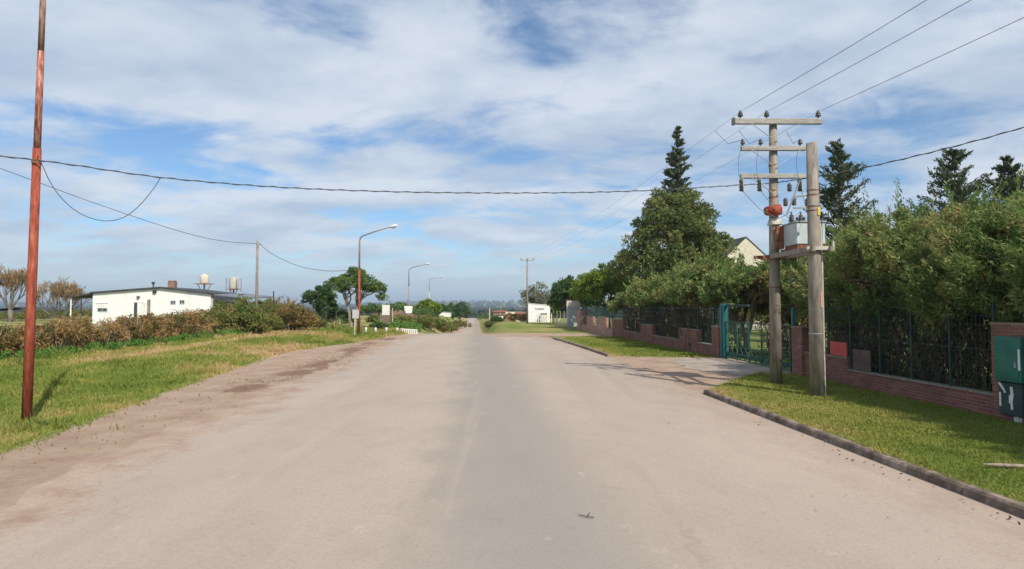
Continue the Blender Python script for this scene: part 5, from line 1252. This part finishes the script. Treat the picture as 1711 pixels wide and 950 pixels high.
# old brick walls
Y = 82
for px0, px1, py, lab in ((622, 640, 523, 'low ruined brick wall left of the white cabinet'), (654, 672, 517, 'broken red brick wall between white cabinet and white board'), (679, 692, 524, 'low red brick wall under the white board')):
    a, b = P0(px0, Y), P0(px1, Y); h = at(px0, py, Y).z
    bw = thing('brick_wall', ((a[0] + b[0]) / 2, Y, a[2]), lab, 'wall', 'old brick walls')
    n = 5; xs = np.linspace(a[0], b[0], n + 1); poly = [(a[0], Y, a[2] - .1), (b[0], Y, a[2] - .1)]
    for i in range(n, -1, -1): poly.append((xs[i], Y, h - random.uniform(0, .5) * (i % 2)))
    MB().prism(poly, (0, 0, 0), (0, .25, 0)).build('wall', MT['brick_old'], bw)
    MB().prism([(b[0] - .3, Y + .26, a[2] - .1), (b[0], Y + .26, a[2] - .1), (b[0], Y + .26, h - .2), (b[0] - .3, Y + .26, h - .2)], (0, 0, 0), (0, 2.5, 0)).build('return_wall', MT['brick_old'], bw)
x, Y = at(656, 530, 70).x, 70; tag(MB().tube([(x, Y, tz(x, Y)), (x, Y, at(656, 514, Y).z)], .045, 6).build('thin_post', MT['yellowpost']), 'thin pale post between white cabinet and white board', 'post')
# bollards and the white slatted barrier
first = None
for px, lab in ((612, 'white bollard nearest the rusty street lamp'), (628, 'second white bollard from the rusty street lamp'), (646, 'third white bollard from the rusty street lamp'), (664, 'white bollard next to the white slatted barrier')):
    Y = 54 + (px - 612) * .02; b = P0(px, Y)
    if first is None:
        first = thing('bollard', b, lab, 'bollard', 'white bollards by the road')
        MB().lathe(b, [(.11, 0), (.105, .42), (.08, .48), (.02, .5)], 12).build('post', MT['white'], first, smooth=True)
        MB().tube([(b[0], b[1], b[2] + .3), (b[0], b[1], b[2] + .35)], .109, 12).build('band', MT['yellowpost'], first)
    else:
        c_ = copy_tree(first); c_.location = b; c_['label'] = lab
Y = 56; a, b = P0(670, Y), P0(697, Y - .5)
br = thing('slatted_barrier', a, 'low white slatted barrier at the road edge beyond the bollards', 'barrier')
m_ = MB()
m_.bar((a[0], a[1], a[2] + .38), (b[0], b[1], b[2] + .40), .05, .1); m_.build('top_rail', MT['white'], br)
m_ = MB()
for i in range(9): p = Vector(a).lerp(Vector(b), i / 8); m_.box((p.x, p.y - .05, p.z + .2), (.10, .04, .46))
m_.build('slats', MT['white'], br)
# low green plants behind
Cw = []
for i in range(90): 
    px = random.uniform(632, 702); Y = random.uniform(63, 76); p = P0(px, Y); Cw.append((p[0], p[1], p[2] + random.uniform(.1, .5)))
P, D, tint = clump_leaves(np.array(Cw), rng.uniform(.25, .5, 90), 50, .8); tag(leaf_cloud('ground_cover', P, D, .24, .09, MT['weed'], None, tint), kind='stuff')
FG = 'bushes along the descending road'
for px, Y, H, r, lab, mt in ((648, 78, .9, 1.2, 'low bush before the broken red brick wall', 'bushleaf'), (670, 79, 1.1, 1.2, 'low bush between broken brick wall and white board', 'bushleaf'), (630, 79, .8, 1.0, 'low bush before the ruined wall behind the bollards', 'bushleaf'), (705, 78, 1.7, 2.2, 'brownish bush on the bank left of the far road', 'bushleaf'), (722, 84, 1.9, 2.2, 'bush on the bank where the far road starts', 'bushleaf'), (741, 98, 1.5, 2.0, 'lowest bush beside the far road', 'bushleaf'), (700, 110, 2.2, 3.0, 'bush behind the white board', 'midleaf'),
                            (765, 140, 2.0, 2.6, 'bush above the bend of the far road', 'bushleaf')):
    b = P0(px, Y); bush('roadside_bush', b, [(0, 0, H * .45, r, r, H * .52), (-r * .6, 0, H * .35, r * .7, r * .7, H * .38), (r * .6, 0, H * .32, r * .7, r * .7, H * .36)], lab, MT[mt], 80, 42, .45, .3, .13, group=FG)
for px, Y, py, r, lab, mt in ((716, 128, 501, 2.4, 'yellowish green tree behind the farthest street lamp', 'bright'), (735, 165, 507, 1.8, 'small dark tree left of the white shed', 'darkleaf'), (768, 180, 503.5, 3.4, 'dark tree behind the white shed', 'darkleaf'), (757, 190, 506, 2.8, 'grey green tree left of the dark far tree', 'midleaf'),
                             (660, 150, 506, 3.5, 'far green tree behind the old brick walls', 'midleaf'), (625, 150, 508, 3.2, 'far green tree behind the nearest street lamp', 'midleaf'), (680, 140, 509, 2.6, 'far bush tree behind the second lamp', 'midleaf')):
    b = P0(px, Y); H = at(px, py, Y).z - b[2]
    broad_tree('far_tree', b, [(0, 0, H * .6, r, r, H * .4), (r * .6, 0, H * .45, r * .6, r * .6, H * .3), (-r * .6, 0, H * .45, r * .6, r * .6, H * .3)], lab, 'tree', MT[mt], MT['bark'], 60, 46, .75, .55, .28, .2, limbs=8, group='far trees left of the road')
Y = 150; b = P0(743, Y); c0, c1 = at(733, 528, Y), at(752, 521, Y)
ws = thing('white_shed', b, 'small white shed with a sloping roof among the distant bushes', 'shed')
zb_ = b[2] - .1
MB().prism([(c0.x, Y, zb_), (c1.x, Y, zb_), (c1.x, Y, c1.z - .2), (c0.x + 1.0, Y, c1.z), (c0.x, Y, c0.z + .2)], (0, 0, 0), (0, 3, 0)).build('wall', MT['white'], ws)
MB().prism([(c0.x + .9, Y - .1, c1.z + .01), (c1.x + .1, Y - .1, c1.z - .19), (c1.x + .1, Y - .1, c1.z - .11), (c0.x + .9, Y - .1, c1.z + .09)], (0, 0, 0), (0, 3.2, 0)).build('roof', MT['galv'], ws)

# ------------------------------------------------------------------ far right: white building, gate pillar, T pole, posts
Y = 90; a, b = at(881, 537, Y), at(919, 508, Y); gz = tz(a.x, Y); zt = at(881, 507, Y).z; zt2 = at(919, 510, Y).z
wk = thing('white_building', ((a.x + b.x) / 2, Y, gz), 'small white flat roofed building with dark lettering at the end of the road', 'building')
MB().prism([(a.x, Y, gz - .1), (b.x, Y, gz - .1), (b.x, Y, zt2), (a.x, Y, zt)], (0, 0, 0), (0, 4, 0)).build('wall', MT['housewhite'], wk)
MB().prism([(a.x - .05, Y - .05, zt + .003), (b.x + .05, Y - .05, zt2 + .003), (b.x + .05, Y - .05, zt2 + .08), (a.x - .05, Y - .05, zt + .08)], (0, 0, 0), (0, 4.1, 0)).build('roof_edge', MT['white'], wk)
tcu = bpy.data.curves.new('lettering', 'FONT'); tcu.body = 'TAMBOS'; tcu.size = .36; tcu.extrude = .01; tcu.align_x = 'CENTER'; tcu.space_character = .95
lt = bpy.data.objects.new('lettering', tcu); COL.objects.link(lt); lt.rotation_euler = (PI / 2, 0, 0)
dg = bpy.context.evaluated_depsgraph_get(); lme = bpy.data.meshes.new_from_object(lt.evaluated_get(dg)); bpy.data.objects.remove(lt, do_unlink=True)
lo = bpy.data.objects.new('lettering', lme); COL.objects.link(lo); lme.materials.clear(); lme.materials.append(MT['text'])
q = at(901, 517.3, Y); lo.parent = wk; lo.location = Vector((q.x, Y - .02, q.z)) - wk.location; lo.rotation_euler = (PI / 2, 0, 0)
q0, q1 = at(904, 537, Y), at(913, 524, Y); MB().box(((q0.x + q1.x) / 2, Y - .5, (gz + q1.z) / 2), (q1.x - q0.x, .7, q1.z - gz)).build('porch', MT['cream'], wk)
MB().box(((q0.x + q1.x) / 2, Y - .55, q1.z + .05), (q1.x - q0.x + .15, .9, .09)).build('porch_roof', MT['roofdark'], wk)
pk = thing('picket_fence', ((a.x + b.x) / 2, Y - 2, gz), 'white post fence standing in front of the small white building', 'fence')
m_ = MB(); xs = np.linspace(a.x + .3, b.x + .1, 11)
for x in xs: m_.box((float(x), Y - 2, gz + .65), (.09, .07, 1.3))
m_.build('pickets', MT['white'], pk)
m_ = MB(); m_.box((float(xs.mean()), Y - 1.95, gz + .4), (xs[-1] - xs[0], .03, .05)); m_.box((float(xs.mean()), Y - 1.95, gz + 1.0), (xs[-1] - xs[0], .03, .05)); m_.build('rails', MT['white'], pk)
first = None
for px, lab in ((924, 'old fence post nearest the white building'), (930, 'second old fence post from the white building'), (936, 'third old fence post from the white building'), (942, 'old fence post next to the grey gate pillar')):
    Y = 84; p = P0(px, Y)
    if first is None:
        first = tag(MB().tube([Vector((0, 0, -.1)), Vector((.03, 0, 1.7))], [.075, .06], 7).build('fence_post', MT['post_wood']), lab, 'post', 'old fence posts'); first.location = p
    else: c_ = first.copy(); COL.objects.link(c_); c_.location = p; c_['label'] = lab
p = P0(934.5, 76); tag(MB().box((p[0], p[1], p[2] + .4), (.3, .3, .9), taper=.9).build('marker_stone', MT['concrete_pale'], bevel=.02), 'short pale marker stone on the grass before the fence posts', 'marker')
Y = 72; a, b = at(947, 541, Y), at(968, 502, Y); gz = tz(a.x, Y)
pl = thing('gate_pillar', ((a.x + b.x) / 2, Y, gz), 'grey concrete gate pillar with a pale top beyond the brick fence end', 'pillar')
MB().box(((a.x + b.x) / 2, Y, (gz + b.z - .7) / 2), (b.x - a.x, .7, b.z - .7 - gz)).build('shaft', mottled('grey_render', [(.36, .36, .36), (.46, .46, .46)], 2, .9), pl)
MB().box(((a.x + b.x) / 2, Y, b.z - .34), (b.x - a.x + .03, .73, .7)).build('top', mottled('pinkish_render', [(.56, .47, .42), (.66, .57, .52)], 2, .9), pl)
MB().box(((a.x + b.x) / 2, Y, b.z + .05), (b.x - a.x + .12, .82, .08)).build('cap', MT['brick_old'], pl)
q = at(975, 520, Y); MB().box((q.x + .1, Y, gz + 1.2), (.55, .3, 2.4)).build('side_panel', MT['galv'], pl)
# far T pole
p = P0(881, 83); tp = thing('far_pole', p, 'distant utility pole with a single crossarm beside the white building', 'utility pole')
MB().tube([Vector(p), Vector((FAR.x, 83, FAR.z + .05))], [.15, .1], 10).build('pole', MT['concrete'], tp, smooth=True)
MB().box((FAR.x, 82.85, FAR.z - .2), (1.9, .1, .13)).build('crossarm', MT['wood_arm'], tp)
for s in (-.85, 0, .85): MB().tube([(FAR.x + s, 82.85, FAR.z - .13), (FAR.x + s, 82.85, FAR.z + .05)], .05, 8).build('insulator', MT['insul'], tp)
# small things beyond the junction
p = P0(836, 104); sgn = thing('low_sign', p, 'low white board on short legs beside the far road', 'sign')
MB().box((p[0], p[1], p[2] + .75), (1.0, .06, .42)).build('board', MT['white'], sgn)
for s in (-.4, .4): MB().box((p[0] + s, p[1] + .06, p[2] + .4), (.06, .05, .8)).build('leg', MT['galv'], sgn)
p = P0(832, 99); tag(MB().tube([p, (p[0], p[1], p[2] + .55)], [.12, .09], 8).build('stone_post', MT['concrete_pale']), 'small pale stone post left of the low white board', 'post')
p = P0(836, 118); sp2 = thing('small_pole', p, 'small distant pole with a short crossarm behind the low white board', 'utility pole')
zz = at(836, 511, 118).z; MB().tube([p, (p[0], 118, zz)], [.09, .07], 6).build('pole', MT['post_wood'], sp2); MB().box((p[0], 118, zz - .1), (1.6, .08, .1)).build('crossarm', MT['post_wood'], sp2)
p = P0(818, 112); zz = at(818, 514, 112).z; tag(MB().tube([p, (p[0], 112, zz)], [.12, .1], 7).build('wooden_post', MT['yellowpost']), 'pale wooden post by the right edge of the far road', 'post')
for px0, px1, py, Y, lab, mt, rf_ in ((846, 872, 523.5, 135, 'low brown house with pale roof beyond the junction', 'brownwall', 'tank_pale'), (824, 846, 521, 150, 'far brown house right of the far road', 'brownwall', 'rust_dark'), (862, 884, 524, 125, 'small pale wall house beside the distant utility pole', 'cream', 'rust_dark')):
    a, b = at(px0, 530, Y), at(px1, 530, Y); gz = tz(a.x, Y); h = at(px0, py, Y).z
    hh = thing('far_house', ((a.x + b.x) / 2, Y, gz), lab, 'house', 'far houses')
    MB().box(((a.x + b.x) / 2, Y + 2, (gz + h) / 2 - .2), (b.x - a.x, 4, h - gz + .2)).build('wall', MT[mt], hh)
    xm = (a.x + b.x) / 2; MB().prism([(a.x - .2, Y - .2, h - .08), (b.x + .2, Y - .2, h - .08), (b.x + .2, Y + .2, h + .05), (xm, Y + 2, h + .55), (a.x - .2, Y + .2, h + .05)][0:2] + [(b.x + .2, Y - .2, h + .05), (a.x - .2, Y - .2, h + .05)], (0, 0, 0), (0, 4.4, .3)).build('roof', MT[rf_], hh)
    MB().box((xm + .4, Y - .03, gz + (h - gz) * .45), (.8, .05, .8)).build('window', MT['glass'], hh)
for px, Y, H, r, lab, mt in ((820, 88, .6, .8, 'grassy shrub at the corner of the far road', 'bushleaf'), (829, 97, .8, .8, 'dark green shrub beside the pale stone post', 'darkleaf'), (850, 110, 1.5, 2.5, 'brown bush below the far houses', 'dryleaf'), (868, 105, 1.4, 2.2, 'brown bush left of the white building', 'dryleaf'),
                            (815, 170, 2.4, 3.5, 'bush behind the far road crest', 'midleaf'), (842, 160, 2.6, 4.0, 'wide brown bush in front of the far brown house', 'dryleaf')):
    b = P0(px, Y); bush('roadside_bush', b, [(0, 0, H * .45, r, r, H * .52), (r * .6, 0, H * .32, r * .7, r * .7, H * .36)], lab, MT[mt], 50, 40, .4, .3, .13, group='bushes beyond the junction')

# ------------------------------------------------------------------ far wood in the valley
def far_wood():
    n = 9000; y = 520 * np.exp(rng.uniform(0, 1, n) * math.log(4600 / 520)); a = rng.uniform(-0.98, 0.98, n); x = a * y
    z = terr(x, y); h = rng.uniform(5, 9.5, n) * (1 + y / 3500)
    C = np.stack([x, y, z + h * .5], 1)
    k = 16; idx = np.repeat(np.arange(n), k); u = unit(rng.normal(size=(n * k, 3)))
    P = C[idx] + u * np.stack([h[idx] * .8, h[idx] * .8, h[idx] * .5], 1) * rng.uniform(.5, 1, (n * k, 1))
    o = leaf_cloud('far_wood', P, u + rng.normal(size=u.shape) * .5, (3.2 * (1 + y[idx] / 1800))[:, None], (2.4 * (1 + y[idx] / 1800))[:, None], MT['farwood'], None, np.clip(rng.uniform(0, 1, n)[idx] + rng.normal(0, .15, n * k), 0, 1))
    tag(o, kind='stuff')
far_wood()
# ------------------------------------------------------------------ small litter
def twig(p0, pts, r, m, name, label, cat):
    mb = MB(); base = Vector(p0)
    for chain in pts: mb.tube([base + Vector(q) for q in chain], r, 5)
    return tag(mb.build(name, m), label, cat)
g = gnd(982, 864, .065); twig(g, [[(-.1, .06, .01), (0, -.01, .012), (.07, -.03, .012)], [(0.0, -.01, .012), (.03, .09, .02)]], .006, MT['bark'], 'twig', 'small dark forked twig lying on the road', 'twig')
g = gnd(1682, 783, .12)
fr = MB(); fr.tube([g + Vector((-.32, .03, .06)), g + Vector((-.1, .02, .05)), g + Vector((.2, 0, .04)), g + Vector((.5, -.02, .05))], [.012, .03, .03, .015], 6); tag(fr.build('dry_branch', MT['bark_pale']), 'dry pale branch lying on the grass near the kerb', 'branch')
pebs = MB()
for i in range(60):
    y = 5.5 + random.random() ** 1.5 * 18; t_ = random.choice((random.uniform(-6, 6.2), random.uniform(3.5, 6.3), random.uniform(-7, -5)))
    x = t_ - .06 * y; r = random.uniform(.005, .012); z = .062 if abs(t_) < 5.5 else tz(x, y) + .02
    pebs.box((x, y, z), (r * 2, r * 1.6, r * 1.1), random.random() * 3, .7)
tag(pebs.build('pebbles', MT['post_wood']), kind='stuff')

def leaf_litter():
    n = 5200; y = 9 + rng.uniform(0, 1, n) ** 0.8 * 38; t = -6.75 + rng.normal(0, .55, n) + .3 * np.sin(y * .3)
    dens = fbm((t - .06 * y) * 1.1, y * .5, .9, 21, 5)
    k = (dens + rng.normal(0, .05, n) > 0.60) & (y > 16); y, t = y[k], t[k]
    n2 = 120; y = np.concatenate([y, rng.uniform(6, 30, n2), rng.uniform(6, 17, 50)]); t = np.concatenate([t, -6.6 - rng.uniform(0, 2.2, n2), 6.35 - np.abs(rng.normal(0, .2, 50))])
    x = t - .06 * y; z = np.maximum(terr(x, y), 0) + rng.uniform(.012, .03, len(x)); P = np.stack([x, y, z], 1)
    D = rng.normal(size=P.shape); D[:, 2] *= .25
    o = leaf_cloud('leaf_litter', P, D, .05, .03, foliage('litter_bits', [(.09, .055, .035), (.16, .10, .065), (.24, .16, .11), (.30, .22, .15)], .05, .9), None, rng.uniform(0, 1, len(P)))
    tag(o, kind='stuff')
leaf_litter()
# ------------------------------------------------------------------ haze in the air
def haze():
    mb = MB(); mb.box((0, 3500, 38), (18400, 8300, 124)); m = bpy.data.materials.new('haze_air'); m.use_nodes = True; t = m.node_tree; t.nodes.clear()
    o_ = N(t, 'ShaderNodeOutputMaterial'); v = N(t, 'ShaderNodeVolumePrincipled'); v.inputs['Color'].default_value = (.70, .84, 1.0, 1); v.inputs['Density'].default_value = 0.00022; v.inputs['Anisotropy'].default_value = 0.2
    t.links.new(v.outputs[0], o_.inputs['Volume']); o = mb.build('haze', m); tag(o, kind='stuff')
haze()
